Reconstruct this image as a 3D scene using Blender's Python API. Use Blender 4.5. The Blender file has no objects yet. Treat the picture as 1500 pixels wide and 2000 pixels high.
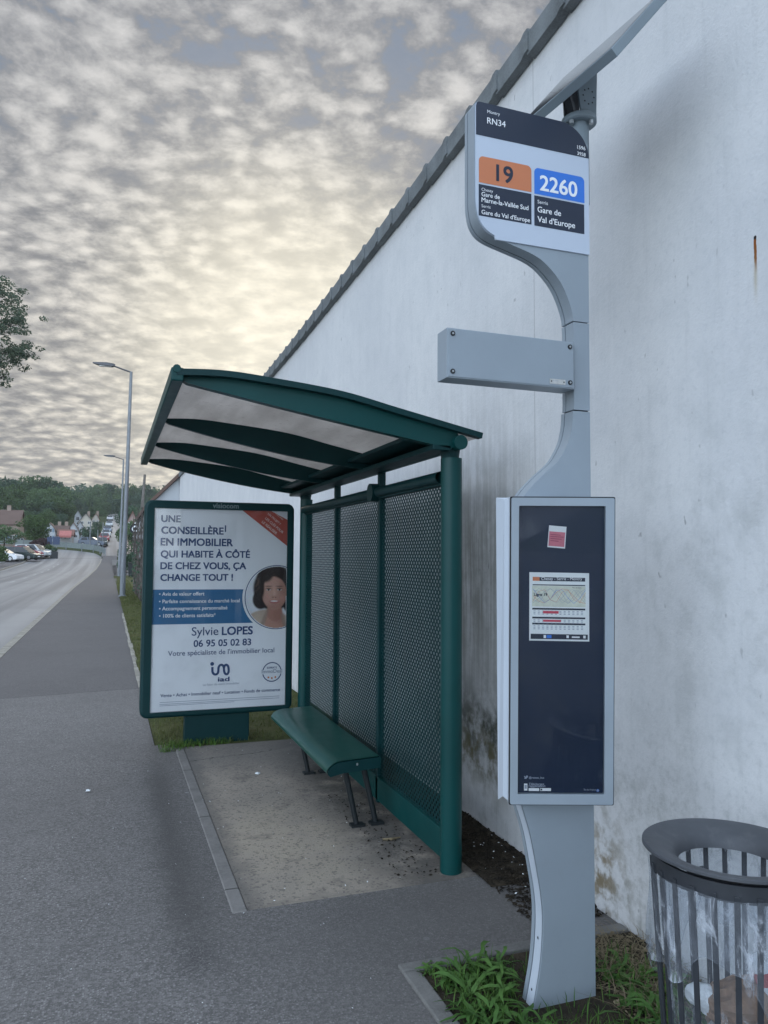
import bpy, bmesh, math, random
import numpy as np
from mathutils import Vector, Matrix
random.seed(7); rng = np.random.default_rng(7)
SC = bpy.context.scene; COL = SC.collection
R = math.radians

# ------------------------------------------------------------------ camera
YAW, PITCH, ROLL, FPX, EYE = 0.346186, 0.059996, 0.0065, 1490.0, 1.55
_fw = Vector((math.sin(YAW)*math.cos(PITCH), math.cos(YAW)*math.cos(PITCH), math.sin(PITCH)))
_r0 = Vector((math.cos(YAW), -math.sin(YAW), 0)); _u0 = _r0.cross(_fw)
_r = _r0*math.cos(ROLL) + _u0*math.sin(ROLL); _u = -_r0*math.sin(ROLL) + _u0*math.cos(ROLL)
cam_d = bpy.data.cameras.new('camera'); cam = bpy.data.objects.new('camera', cam_d); COL.objects.link(cam)
cam_d.sensor_fit = 'VERTICAL'; cam_d.sensor_height = 36.0; cam_d.lens = FPX/2000*36.0
cam_d.clip_start = 0.05; cam_d.clip_end = 5000
M = Matrix((( _r.x, _u.x, -_fw.x, 0), (_r.y, _u.y, -_fw.y, 0), (_r.z, _u.z, -_fw.z, EYE), (0, 0, 0, 1)))
cam.matrix_world = M
SC.camera = cam
EYEV = Vector((0, 0, EYE))
def _ray(px, py): return _r*((px-750)/FPX) + _u*((1000-py)/FPX) + _fw
def at(px, py, Y):                      # surveyed point of the photo on the vertical plane y = Y
    d = _ray(px, py); return EYEV + d*(Y/d.y)
def atx(px, py, X):
    d = _ray(px, py); return EYEV + d*(X/d.x)
def att(px, py, t): return EYEV + _ray(px, py)*t

# ------------------------------------------------------------------ light, sky, exposure
SC.view_settings.view_transform = 'Standard'; SC.view_settings.look = 'None'
SC.view_settings.exposure = 0.42; SC.view_settings.gamma = 1.0
SUN_AZ, SUN_EL = R(12), R(14)           # azimuth from +Y towards +X
SUND = Vector((math.sin(SUN_AZ)*math.cos(SUN_EL), math.cos(SUN_AZ)*math.cos(SUN_EL), math.sin(SUN_EL)))
sun_d = bpy.data.lights.new('sun', 'SUN'); sun_d.energy = 0.5; sun_d.angle = R(25); sun_d.color = (1.0, 0.9, 0.76)
sun = bpy.data.objects.new('sun', sun_d); COL.objects.link(sun); sun.location = (10, 60, 30)
sun.rotation_euler = SUND.to_track_quat('Z', 'Y').to_euler()

class NT:                               # small node-graph helper
    def __init__(s, tree): s.t = tree; s.n = tree.nodes; s.l = tree.links
    def node(s, typ, **kw):
        nd = s.n.new(typ)
        for k, v in kw.items(): setattr(nd, k, v)
        return nd
    def put(s, sock, v):
        if v is None: return
        if hasattr(v, 'node'): s.l.new(v, sock)
        else:
            if sock.type == 'RGBA' and len(v) == 3: v = (*v, 1)
            sock.default_value = v
    def m(s, op, a, b=None, c=None, clamp=False):
        nd = s.node('ShaderNodeMath', operation=op, use_clamp=clamp)
        for i, v in enumerate((a, b, c)):
            if v is not None: s.put(nd.inputs[i], v)
        return nd.outputs[0]
    def add(s, a, b): return s.m('ADD', a, b)
    def sub(s, a, b): return s.m('SUBTRACT', a, b)
    def mul(s, a, b): return s.m('MULTIPLY', a, b)
    def vm(s, op, a, b=None, scale=None):
        nd = s.node('ShaderNodeVectorMath', operation=op)
        s.put(nd.inputs[0], a)
        if b is not None: s.put(nd.inputs[1], b)
        if scale is not None: s.put(nd.inputs['Scale'], scale)
        return nd.outputs['Value'] if op in ('DOT_PRODUCT', 'LENGTH') else nd.outputs['Vector']
    def sep(s, v):
        nd = s.node('ShaderNodeSeparateXYZ'); s.put(nd.inputs[0], v); return nd.outputs
    def comb(s, x, y, z):
        nd = s.node('ShaderNodeCombineXYZ')
        for i, v in enumerate((x, y, z)): s.put(nd.inputs[i], v)
        return nd.outputs[0]
    def noise(s, vec, scale, detail=4, rough=.55, dist=0.0, color=False):
        nd = s.node('ShaderNodeTexNoise'); s.put(nd.inputs['Vector'], vec)
        nd.inputs['Scale'].default_value = scale; nd.inputs['Detail'].default_value = detail
        nd.inputs['Roughness'].default_value = rough; nd.inputs['Distortion'].default_value = dist
        return nd.outputs['Color'] if color else nd.outputs['Fac']
    def vor(s, vec, scale, feature='F1', out='Distance', rnd=1.0):
        nd = s.node('ShaderNodeTexVoronoi', feature=feature); s.put(nd.inputs['Vector'], vec)
        nd.inputs['Scale'].default_value = scale; nd.inputs['Randomness'].default_value = rnd
        return nd.outputs[out]
    def ss(s, v, a, b):                 # smoothstep a..b -> 0..1
        nd = s.node('ShaderNodeMapRange', interpolation_type='SMOOTHSTEP')
        s.put(nd.inputs[0], v); nd.inputs[1].default_value = a; nd.inputs[2].default_value = b
        nd.inputs[3].default_value = 0; nd.inputs[4].default_value = 1
        if a > b: nd.inputs[1].default_value = b; nd.inputs[2].default_value = a; nd.inputs[3].default_value = 1; nd.inputs[4].default_value = 0
        return nd.outputs[0]
    def mix(s, f, a, b, blend='MIX'):
        nd = s.node('ShaderNodeMix', data_type='RGBA', blend_type=blend)
        s.put(nd.inputs[0], f); s.put(nd.inputs[6], a); s.put(nd.inputs[7], b); return nd.outputs[2]
    def blob(s, a, b, a0, b0, sa, sb):
        u = s.mul(s.sub(a, a0), 1.0/sa); v = s.mul(s.sub(b, b0), 1.0/sb)
        return s.m('EXPONENT', s.mul(s.add(s.mul(u, u), s.mul(v, v)), -1.0))

world = bpy.data.worlds.new('World'); SC.world = world; world.use_nodes = True
W = NT(world.node_tree); W.n.clear()
tc = W.node('ShaderNodeTexCoord'); d = tc.outputs['Generated']
x, y, z = W.sep(d)
zc = W.m('MAXIMUM', z, 0.0); den = W.add(zc, 0.21)
pu = W.m('DIVIDE', x, den); pv = W.m('DIVIDE', y, den)
pl = W.comb(pu, pv, 0.0)
warp = W.noise(pl, 1.7, 3, .5, color=True)
plw = W.vm('ADD', pl, W.vm('SCALE', W.vm('SUBTRACT', warp, (.5, .5, .5)), scale=.12))
rot = W.node('ShaderNodeMapping'); W.put(rot.inputs[0], plw); rot.inputs['Rotation'].default_value = (0, 0, R(24)); rot.inputs['Scale'].default_value = (1.0, 1.12, 1.0)
plr = rot.outputs[0]
n1 = W.noise(plr, 12.5, 8, .62, .22)
n2 = W.noise(plr, 1.9, 4, .55)
n3 = W.noise(plr, 40.0, 6, .65, .05)
puff = W.vor(W.vm('ADD', plr, W.vm('SCALE', W.noise(plr, 9, 3, .5, color=True), scale=.05)), 18.0, 'SMOOTH_F1')
dens = W.add(W.add(W.mul(n1, .46), W.mul(n2, .27)), W.add(W.mul(n3, .32), W.add(.035, W.mul(W.sub(.42, puff), .44))))
lite = W.ss(dens, .38, .80)
fwd = W.vm('DOT_PRODUCT', d, (math.sin(R(14)), math.cos(R(14)), 0))
glow = W.m('POWER', W.m('MAXIMUM', W.vm('DOT_PRODUCT', d, tuple(Vector((math.sin(R(13))*math.cos(R(15)), math.cos(R(13))*math.cos(R(15)), math.sin(R(15)))))), 0.0), 16.0)
low = W.m('EXPONENT', W.mul(zc, -4.5))
warmf = W.m('MINIMUM', W.add(W.mul(glow, .42), W.mul(low, .66)), 1.0)
darkc = W.mix(warmf, (.168, .185, .218), (.33, .305, .262))
litec = W.mix(warmf, (.60, .61, .64), (.90, .80, .60))
cl = W.mix(lite, darkc, litec)
cl = W.mix(W.mul(W.ss(glow, .50, 1.0), .50), cl, (1.02, .95, .76))
gap = W.mul(W.mul(W.ss(dens, .53, .42), .50), W.ss(z, .36, .58))
sky = W.node('ShaderNodeTexSky', sky_type='NISHITA'); sky.sun_disc = False
sky.sun_elevation = SUN_EL; sky.sun_rotation = SUN_AZ; sky.air_density = 1.2; sky.dust_density = 1.0
nis = sky.outputs[0]
front = W.mix(gap, W.vm('SCALE', cl, scale=W.add(7.3, W.mul(glow, 2.6))), W.vm('ADD', W.vm('SCALE', nis, scale=.35), (.9, 1.35, 2.1)))
# overhead and behind the viewer the sky is open, brighter and bluer
backf = W.m('MAXIMUM', W.ss(fwd, .30, -.45), W.ss(z, .66, .92))
backc = W.vm('ADD', W.vm('SCALE', nis, scale=.5), W.mix(lite, (7.6, 9.2, 11.8), (9.8, 11.2, 13.2)))
leftc = W.ss(x, .1, -.8)
backc = W.vm('SCALE', backc, scale=W.add(W.add(.80, W.mul(leftc, .45)), W.mul(W.mul(W.ss(fwd, .1, -.6), W.ss(z, .55, .15)), 1.0)))
full = W.mix(backf, front, backc)
full = W.mix(W.ss(z, -.02, .0), (1.0, 1.0, 1.05), full)
bg = W.node('ShaderNodeBackground'); W.put(bg.inputs[0], full); bg.inputs[1].default_value = 0.1
wo = W.node('ShaderNodeOutputWorld'); W.l.new(bg.outputs[0], wo.inputs[0])
SC.cycles.max_bounces = 6; SC.cycles.transparent_max_bounces = 24

# ------------------------------------------------------------------ helpers: tags, meshes
ORG = {}
def tag(o, label=None, cat=None, group=None, kind=None):
    if label: o['label'] = label
    if cat: o['category'] = cat
    if group: o['group'] = group
    if kind: o['kind'] = kind
    return o
def thing(name, label, cat, loc=(0, 0, 0), rz=0.0, group=None):
    o = bpy.data.objects.new(name, None); COL.objects.link(o); o.empty_display_size = .1
    o.location = loc; o.rotation_euler = (0, 0, rz); ORG[o.name] = (Vector(loc), rz)
    return tag(o, label, cat, group)
def kids(o): return [c for c in bpy.data.objects if c.parent == o]
def copy_tree(o, parent=None):
    c = o.copy(); COL.objects.link(c)
    if parent: c.parent = parent
    for ch in kids(o): copy_tree(ch, c)
    return c

class MB:
    def __init__(s): s.v = []; s.f = []; s.mi = []; s.mats = []; s.sm = []
    def slot(s, m):
        if m not in s.mats: s.mats.append(m)
        return s.mats.index(m)
    def raw(s, vs, fs, m=None, smooth=False):
        o = len(s.v); s.v += [tuple(p) for p in vs]; i = s.slot(m) if m else 0
        for f in fs: s.f.append(tuple(a+o for a in f)); s.mi.append(i); s.sm.append(smooth)
        return s
    def box(s, a, b, m=None):
        x0, y0, z0 = a; x1, y1, z1 = b
        vs = [(x, y, z) for z in (z0, z1) for y in (y0, y1) for x in (x0, x1)]
        return s.raw(vs, [(0, 2, 3, 1), (4, 5, 7, 6), (0, 1, 5, 4), (1, 3, 7, 5), (3, 2, 6, 7), (2, 0, 4, 6)], m)
    def obox(s, c, ax, ay, az, m=None):   # centre + half axes
        c, ax, ay, az = map(Vector, (c, ax, ay, az))
        vs = [c + ax*i + ay*j + az*k for k in (-1, 1) for j in (-1, 1) for i in (-1, 1)]
        return s.raw(vs, [(0, 2, 3, 1), (4, 5, 7, 6), (0, 1, 5, 4), (1, 3, 7, 5), (3, 2, 6, 7), (2, 0, 4, 6)], m)
    def prism(s, poly, off, m=None, smooth=False, caps=True):  # poly: 3D points, off: vector
        n = len(poly); off = Vector(off); P = [Vector(p) for p in poly]
        vs = P + [p+off for p in P]
        fs = [(i, (i+1) % n, n+(i+1) % n, n+i) for i in range(n)]
        s.raw(vs, fs, m, smooth)
        if caps: s.raw(P, [tuple(range(n))[::-1]], m); s.raw([p+off for p in P], [tuple(range(n))], m)
        return s
    def poly(s, pts, m=None): return s.raw(pts, [tuple(range(len(pts)))], m)
    def tube(s, pts, r, m=None, n=12, caps=True):
        P = [Vector(p) for p in pts]; rs = r if isinstance(r, (list, tuple)) else [r]*len(P)
        vs = []; k = len(P)
        for i, p in enumerate(P):
            t = (P[min(i+1, k-1)] - P[max(i-1, 0)]).normalized()
            a = t.orthogonal().normalized() if i == 0 else (a0 - t*a0.dot(t)).normalized()
            a0 = a; b = t.cross(a)
            for j in range(n):
                w = 2*math.pi*j/n; vs.append(p + (a*math.cos(w) + b*math.sin(w))*rs[i])
        fs = [(i*n+j, i*n+(j+1) % n, (i+1)*n+(j+1) % n, (i+1)*n+j) for i in range(k-1) for j in range(n)]
        s.raw(vs, fs, m, True)
        if caps: s.raw(vs[:n], [tuple(range(n))[::-1]], m); s.raw(vs[-n:], [tuple(range(n))], m)
        return s
    def lathe(s, prof, c, m=None, n=48, fn=None):
        c = Vector(c); vs = []
        for i, (r, z) in enumerate(prof):
            for j in range(n):
                w = 2*math.pi*j/n; rr, zz = (r, z) if fn is None else fn(r, z, w, i)
                vs.append(c + Vector((rr*math.cos(w), rr*math.sin(w), zz)))
        fs = [(i*n+j, i*n+(j+1) % n, (i+1)*n+(j+1) % n, (i+1)*n+j) for i in range(len(prof)-1) for j in range(n)]
        return s.raw(vs, fs, m, True)
    def grid(s, rows, m=None, smooth=True):
        k = len(rows[0]); vs = [p for r in rows for p in r]
        return s.raw(vs, [(i*k+j, i*k+j+1, (i+1)*k+j+1, (i+1)*k+j) for i in range(len(rows)-1) for j in range(k-1)], m, smooth)
    def disc(s, c, ax, ay, m=None, n=32, a0=0, a1=2*math.pi):
        c, ax, ay = map(Vector, (c, ax, ay))
        return s.poly([c + ax*math.cos(a0+(a1-a0)*i/n) + ay*math.sin(a0+(a1-a0)*i/n) for i in range(n)], m)
    def ring(s, c, ax, ay, k, m=None, n=40, a0=0, a1=2*math.pi):
        c, ax, ay = map(Vector, (c, ax, ay)); vs = []
        for i in range(n+1):
            w = a0+(a1-a0)*i/n; p = ax*math.cos(w) + ay*math.sin(w); vs += [c+p, c+p*k]
        return s.raw(vs, [(2*i, 2*i+2, 2*i+3, 2*i+1) for i in range(n)], m)
    def stroke(s, pts, w, nrm, m=None):   # flat ribbon along a polyline lying in a plane
        P = [Vector(p) for p in pts]; nrm = Vector(nrm); vs = []
        for i, p in enumerate(P):
            t = (P[min(i+1, len(P)-1)] - P[max(i-1, 0)]).normalized(); q = t.cross(nrm)*w*.5
            vs += [p-q, p+q]
        return s.raw(vs, [(2*i, 2*i+1, 2*i+3, 2*i+2) for i in range(len(P)-1)], m)
    def text(s, txt, o, rt, up, width=None, height=None, m=None, bold=0.0):
        vs, fs = text_geo(txt, 0.0); o, rt, up = map(Vector, (o, rt, up)); nn = rt.cross(up)*.00004
        x0 = min(v[0] for v in vs); x1 = max(v[0] for v in vs)
        if width is None: sx = sy = height/0.70
        else:
            sx = width/(x1-x0); sy = sx if height is None else height/0.70
        offs = [(0, 0)] if not bold else [(a*bold, c*bold) for a in (-.9, 0, .9) for c in (-.7, .7)]
        for k, (a, c) in enumerate(offs): s.raw([o + rt*((v[0]-x0+a)*sx) + up*((v[1]+c)*sy) + nn*k for v in vs], fs, m)
        return s
    def build(s, name, m=None, parent=None, bevel=0, smooth=None, angle=30, origin=None):
        me = bpy.data.meshes.new(name)
        off = Vector((0, 0, 0)); rz = 0
        if parent is not None and parent.name in ORG: off, rz = ORG[parent.name]
        if origin is not None: off = Vector(origin)
        vs = np.array(s.v, dtype=float) - np.array(off)
        if rz and parent is not None:
            c, sn = math.cos(-rz), math.sin(-rz); vs = np.c_[vs[:, 0]*c - vs[:, 1]*sn, vs[:, 0]*sn + vs[:, 1]*c, vs[:, 2]]
        me.from_pydata(vs.tolist(), [], s.f)
        mats = s.mats if s.mats and s.mats != [None] else [m]
        for q in mats: me.materials.append(q)
        me.polygons.foreach_set('material_index', s.mi)
        me.polygons.foreach_set('use_smooth', s.sm if smooth is None else [smooth]*len(s.f))
        me.update()
        if any(s.sm) and smooth is None: me.set_sharp_from_angle(angle=R(38))
        o = bpy.data.objects.new(name, me); COL.objects.link(o)
        if parent is not None: o.parent = parent; ORG[o.name] = (off, rz)
        if origin is not None and parent is None: o.location = origin
        if bevel:
            b = o.modifiers.new('bevel', 'BEVEL'); b.width = bevel; b.segments = 2; b.limit_method = 'ANGLE'; b.angle_limit = R(angle)
        return o
_tc = {}
def text_geo(txt, bold):
    if (txt, bold) in _tc: return _tc[(txt, bold)]
    cu = bpy.data.curves.new('t', 'FONT'); cu.body = txt; cu.size = 1; cu.offset = bold; cu.resolution_u = 4; cu.fill_mode = 'FRONT'
    o = bpy.data.objects.new('t', cu); COL.objects.link(o); bpy.context.view_layer.update()
    me = bpy.data.meshes.new_from_object(o.evaluated_get(bpy.context.evaluated_depsgraph_get()))
    res = ([(v.co.x, v.co.y) for v in me.vertices], [tuple(p.vertices) for p in me.polygons])
    bpy.data.objects.remove(o); bpy.data.curves.remove(cu); bpy.data.meshes.remove(me)
    _tc[(txt, bold)] = res; return res
def spline(pts, k=6, closed=False):       # Catmull-Rom through 2D points
    P = [np.array(p, float) for p in pts]; out = []; n = len(P)
    for i in range(n if closed else n-1):
        a, b, c, e = (P[(i-1) % n], P[i], P[(i+1) % n], P[(i+2) % n]) if closed else (P[max(i-1, 0)], P[i], P[i+1], P[min(i+2, n-1)])
        for j in range(k):
            t = j/k
            out.append(.5*((2*b) + (-a+c)*t + (2*a-5*b+4*c-e)*t*t + (-a+3*b-3*c+e)*t**3))
    if not closed: out.append(P[-1])
    return [tuple(p) for p in out]

# ------------------------------------------------------------------ materials
def newmat(name):
    m = bpy.data.materials.new(name); m.use_nodes = True; t = NT(m.node_tree); t.n.clear()
    out = t.node('ShaderNodeOutputMaterial'); return m, t, out
def bsdf(t, out, col, rough=.6, metal=0.0, spec=.5, normal=None, **kw):
    b = t.node('ShaderNodeBsdfPrincipled'); t.put(b.inputs['Base Color'], col); t.put(b.inputs['Roughness'], rough)
    t.put(b.inputs['Metallic'], metal); t.put(b.inputs['Specular IOR Level'], spec)
    if normal is not None: t.put(b.inputs['Normal'], normal)
    for k, v in kw.items(): t.put(b.inputs[k], v)
    if out: t.l.new(b.outputs[0], out.inputs[0])
    return b
def bump(t, h, strength=.3, dist=.01):
    b = t.node('ShaderNodeBump'); b.inputs['Strength'].default_value = strength; b.inputs['Distance'].default_value = dist
    t.put(b.inputs['Height'], h); return b.outputs[0]
def pos(t): return t.node('ShaderNodeNewGeometry').outputs['Position']
def ocoord(t): return t.node('ShaderNodeTexCoord').outputs['Object']
def mix3(c, k): return tuple(min(1, a*k) for a in c)
def paint(name, col, rough=.4, metal=0.0, var=.12, scale=3.0, dirt=.0, spec=.5, bmp=0.0, dirtcol=(.10, .095, .08)):
    m, t, out = newmat(name); p = ocoord(t)
    f = t.noise(p, scale, 5, .6); c = t.mix(t.ss(f, .3, .7), mix3(col, 1-var), mix3(col, 1+var))
    if dirt:
        g = t.mul(t.ss(t.noise(p, scale*4, 6, .65), .52, .72), dirt); c = t.mix(g, c, dirtcol)
    rg = t.add(rough-.06, t.mul(t.noise(p, scale*5, 4, .6), .14))
    nm = bump(t, t.noise(p, 60, 3, .5), bmp, .004) if bmp else None
    bsdf(t, out, c, rg, metal, spec, nm); return m
TEAL = paint('teal_paint', (.002, .049, .047), .40, var=.10, scale=2.2, spec=.28, dirt=.08, dirtcol=(.012, .035, .036))
TEALD = paint('teal_paint_dark', (.002, .030, .032), .46, var=.12, scale=2.2, spec=.25, dirt=.06, dirtcol=(.012, .028, .03))
BENCHG = paint('green_gloss', (.002, .060, .046), .31, var=.06, scale=1.2)
GREY = paint('grey_coated', (.275, .32, .36), .42, var=.05, scale=3, dirt=.14, dirtcol=(.2, .22, .23))
GREY_LIT = paint('grey_lit_flank', (.50, .55, .61), .38, var=.03, scale=2, dirt=.06, dirtcol=(.35, .36, .36))  # paler copy of the coated grey; light on left flanks is put into it
GREYS = paint('pole_grey', (.20, .245, .275), .5, var=.06, scale=4, dirt=.1)
GAPM = paint('dark_gap', (.02, .022, .025), .8, var=.1)
SIGNW = paint('sign_white', (.50, .56, .65), .34, var=.012, scale=1.5)
NAVY = paint('sign_navy', (.017, .026, .048), .34, var=.04)
INK = paint('ink_navy', (.020, .055, .165), .5, var=.03)
INKG = paint('ink_grey', (.30, .34, .42), .5, var=.03)
WHITEI = paint('ink_white', (.80, .82, .84), .45, var=.02)
ORANGE = paint('sign_orange', (.56, .19, .085), .4, var=.03)
BLUE = paint('sign_blue', (.035, .175, .62), .4, var=.03)
POSTER = paint('poster_paper', (.80, .82, .86), .5, var=.02, scale=1.0)
BAND = paint('poster_blue', (.022, .135, .29), .5, var=.03)
RIBBON = paint('poster_red', (.46, .085, .06), .5, var=.03)
SKIN = paint('print_skin', (.46, .24, .18), .5, var=.08, scale=8)
HAIR = paint('print_hair', (.022, .016, .016), .5, var=.3, scale=30)
JACKET = paint('print_beige', (.50, .40, .32), .5, var=.08, scale=12)
LIPS = paint('print_lips', (.30, .075, .075), .5, var=.03)
PINKP = paint('notice_pink', (.55, .17, .22), .5, var=.06, scale=30)
PAPER = paint('paper', (.74, .77, .78), .6, var=.03, scale=10)
MAPP = paint('map_paper', (.60, .62, .53), .6, var=.08, scale=40)
RED = paint('ink_red', (.55, .06, .10), .5, var=.05)
CASEB = paint('case_board', (.003, .014, .042), .45, var=.05)
BINM = paint('bin_charcoal', (.032, .036, .043), .42, var=.1, scale=5, dirt=.14, dirtcol=(.14, .15, .16))
GALV = paint('galvanised', (.19, .205, .22), .45, metal=.15, var=.10, scale=4)
LAMPD = paint('lamp_head_grey', (.09, .09, .095), .5, var=.1)
STEEL = paint('screw_steel', (.42, .44, .45), .35, metal=.7, var=.05)
PLATEM = paint('plate_silver', (.50, .50, .48), .4, metal=.3, var=.12, scale=40)
LEGM = paint('bench_leg_black', (.012, .016, .018), .5, var=.1)
TYRE = paint('tyre_rubber', (.018, .018, .018), .8, var=.1)
RIM = paint('wheel_rim', (.35, .36, .37), .35, metal=.6, var=.1)
GLASSD = paint('car_glass', (.02, .026, .03), .12, var=.1)
LENS = paint('lamp_lens', (.7, .7, .68), .2, var=.1)
REDL = paint('tail_lens', (.35, .02, .02), .25, var=.1)

def mat_glass(name, tint=(.985, .99, .99), rough=.02):
    m, t, out = newmat(name)
    fr = t.node('ShaderNodeFresnel'); fr.inputs[0].default_value = 1.28
    tr = t.node('ShaderNodeBsdfTransparent'); t.put(tr.inputs[0], tint)
    gl = t.node('ShaderNodeBsdfGlossy'); gl.inputs['Roughness'].default_value = rough
    smear = t.mul(t.ss(t.noise(ocoord(t), 5, 6, .65), .45, .8), .05)
    ms = t.node('ShaderNodeMixShader'); t.l.new(t.add(fr.outputs[0], smear), ms.inputs[0]); t.l.new(tr.outputs[0], ms.inputs[1]); t.l.new(gl.outputs[0], ms.inputs[2])
    t.l.new(ms.outputs[0], out.inputs[0]); return m
GLASS = mat_glass('clear_glass')
def mat_bag():
    m, t, out = newmat('clear_plastic_bag'); p = ocoord(t)
    f = t.noise(t.vm('MULTIPLY', p, (1, 1, .35)), 22, 5, .65, .6)
    nm = bump(t, f, .9, .03)
    tr = t.node('ShaderNodeBsdfTransparent'); t.put(tr.inputs[0], (.90, .92, .94))
    b = bsdf(t, None, (.62, .66, .72), .16, 0, .6, nm)
    ms = t.node('ShaderNodeMixShader'); t.l.new(t.add(.11, t.mul(t.ss(f, .52, .70), .50)), ms.inputs[0])
    t.l.new(tr.outputs[0], ms.inputs[1]); t.l.new(b.outputs[0], ms.inputs[2]); t.l.new(ms.outputs[0], out.inputs[0]); return m
BAG = mat_bag()
def mat_poly():
    m, t, out = newmat('smoked_polycarbonate'); p = pos(t)
    X, Y, Z = t.sep(p)
    ribs = t.m('SINE', t.mul(X, 2*math.pi/.011))
    st = t.noise(t.comb(t.mul(X, 2.0), t.mul(Y, .35), 0), 4, 5, .6)
    c = t.mix(t.ss(st, .3, .75), (.58, .545, .51), (.73, .69, .65))
    c = t.mix(t.mul(t.ss(t.noise(p, 25, 5, .7), .56, .72), .5), c, (.36, .31, .28))
    tl = t.node('ShaderNodeBsdfTranslucent'); t.put(tl.inputs[0], c)
    b = bsdf(t, None, c, .25, 0, .5, bump(t, ribs, .12, .002))
    ms = t.node('ShaderNodeMixShader'); ms.inputs[0].default_value = .30
    t.l.new(tl.outputs[0], ms.inputs[1]); t.l.new(b.outputs[0], ms.inputs[2]); t.l.new(ms.outputs[0], out.inputs[0]); return m
POLYC = mat_poly()

def mat_wall():
    m, t, out = newmat('white_render_wall'); p = pos(t); X, Y, Z = t.sep(p)
    yz = t.comb(0, Y, Z)
    big = t.noise(yz, .9, 5, .6); fine = t.noise(yz, 34, 6, .7); mid = t.noise(yz, 6, 6, .65)
    streak = t.noise(t.comb(0, t.mul(Y, 14), t.mul(Z, .8)), 1.6, 5, .65)
    c = t.mix(t.ss(big, .3, .7), (.60, .605, .61), (.675, .675, .67))
    c = t.mix(t.mul(t.ss(mid, .4, .75), .28), c, (.48, .50, .51)); c = t.mix(t.mul(t.ss(streak, .5, .75), .22), c, (.46, .47, .47)); c = t.mix(t.mul(t.ss(fine, .48, .72), .30), c, (.46, .48, .50))
    # faint darker diagonal band high on the wall
    dg = t.add(t.mul(Y, .62), t.mul(Z, .80)); dh = t.sub(t.mul(Z, .62), t.mul(Y, .80))
    sm = t.mul(t.blob(dh, t.mul(dg, 1), t.mul(0, 0), 3.95, .75, .17), 1.0)
    sm = t.mul(sm, t.ss(t.add(big, t.mul(mid, .35)), .40, .80))
    c = t.mix(t.mul(sm, .06), c, (.40, .40, .37))
    # dirty wash behind the shelter post, with vertical runs
    w1 = t.mul(t.blob(Y, Z, 4.25, 1.45, .80, .80), t.ss(t.add(t.mul(streak, .7), t.mul(mid, .4)), .34, .66))
    c = t.mix(t.mul(w1, .80), c, (.23, .22, .19))
    w1b = t.mul(t.blob(Y, Z, 6.0, 1.2, 1.6, .8), t.ss(streak, .42, .70))
    c = t.mix(t.mul(w1b, .20), c, (.28, .28, .24))
    w2 = t.mul(t.blob(Y, Z, 2.15, 1.45, .5, .55), t.ss(mid, .42, .72))
    c = t.mix(t.mul(w2, .40), c, (.36, .37, .35))
    w3 = t.mul(t.blob(Y, Z, 2.5, .35, .9, .42), t.ss(t.add(t.mul(fine, .5), t.mul(mid, .5)), .44, .66))
    c = t.mix(t.mul(w3, .40), c, (.20, .21, .18))
    # moss and algae patches along the foot of the wall
    foot = t.m('EXPONENT', t.mul(t.m('MAXIMUM', Z, 0.0), -4.2))
    ms = t.mul(foot, t.ss(t.add(t.mul(mid, .6), t.mul(streak, .45)), .50, .72))
    c = t.mix(t.mul(ms, .55), c, (.10, .11, .075))
    gb = t.mul(t.blob(Y, Z, 4.0, .56, .85, .20), t.ss(mid, .34, .62))
    c = t.mix(t.mul(gb, .92), c, (.045, .052, .035))
    gb2 = t.mul(t.blob(Y, Z, 4.05, .40, .7, .16), t.ss(t.noise(yz, 9, 4, .6), .40, .60))
    c = t.mix(t.mul(gb2, .85), c, (.115, .10, .035))
    gb3 = t.mul(t.blob(Y, Z, 2.93, .16, .16, .22), t.ss(t.noise(yz, 12, 4, .6), .42, .62))
    c = t.mix(t.mul(gb3, .85), c, (.17, .12, .045))
    # pitting
    pit = t.mul(t.ss(t.noise(t.comb(0, t.mul(Y, 1.0), t.mul(Z, .55)), 26, 2, .5), .70, .76), t.ss(big, .35, .65))
    c = t.mix(t.mul(pit, .55), c, (.17, .17, .17))
    # joint and rusty fixing
    jn = t.m('LESS_THAN', t.m('ABSOLUTE', t.sub(Y, 3.468)), .0025)
    c = t.mix(t.mul(jn, .6), c, (.20, .20, .20))
    ry = t.add(2.004, t.mul(t.sub(t.noise(yz, 30, 2, .5), .5), .008))
    rust = t.mul(t.m('LESS_THAN', t.m('ABSOLUTE', t.sub(Y, ry)), .0055), t.mul(t.ss(Z, 2.53, 2.60), t.m('LESS_THAN', Z, 2.675)))
    c = t.mix(rust, c, (.23, .08, .02))
    hole = t.blob(Y, Z, 2.004, 2.672, .008, .009); c = t.mix(t.ss(hole, .4, .7), c, (.03, .022, .02))
    tail = t.blob(Y, Z, 2.006, 2.53, .008, .06); c = t.mix(t.mul(tail, .5), c, (.38, .31, .16))
    # little drilled hole near the litter bin
    bsdf(t, out, c, .9, 0, .2, bump(t, t.add(t.mul(fine, .6), t.mul(t.noise(yz, 75, 4, .65), .6)), .42, .007)); return m
WALLM = mat_wall()
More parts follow.
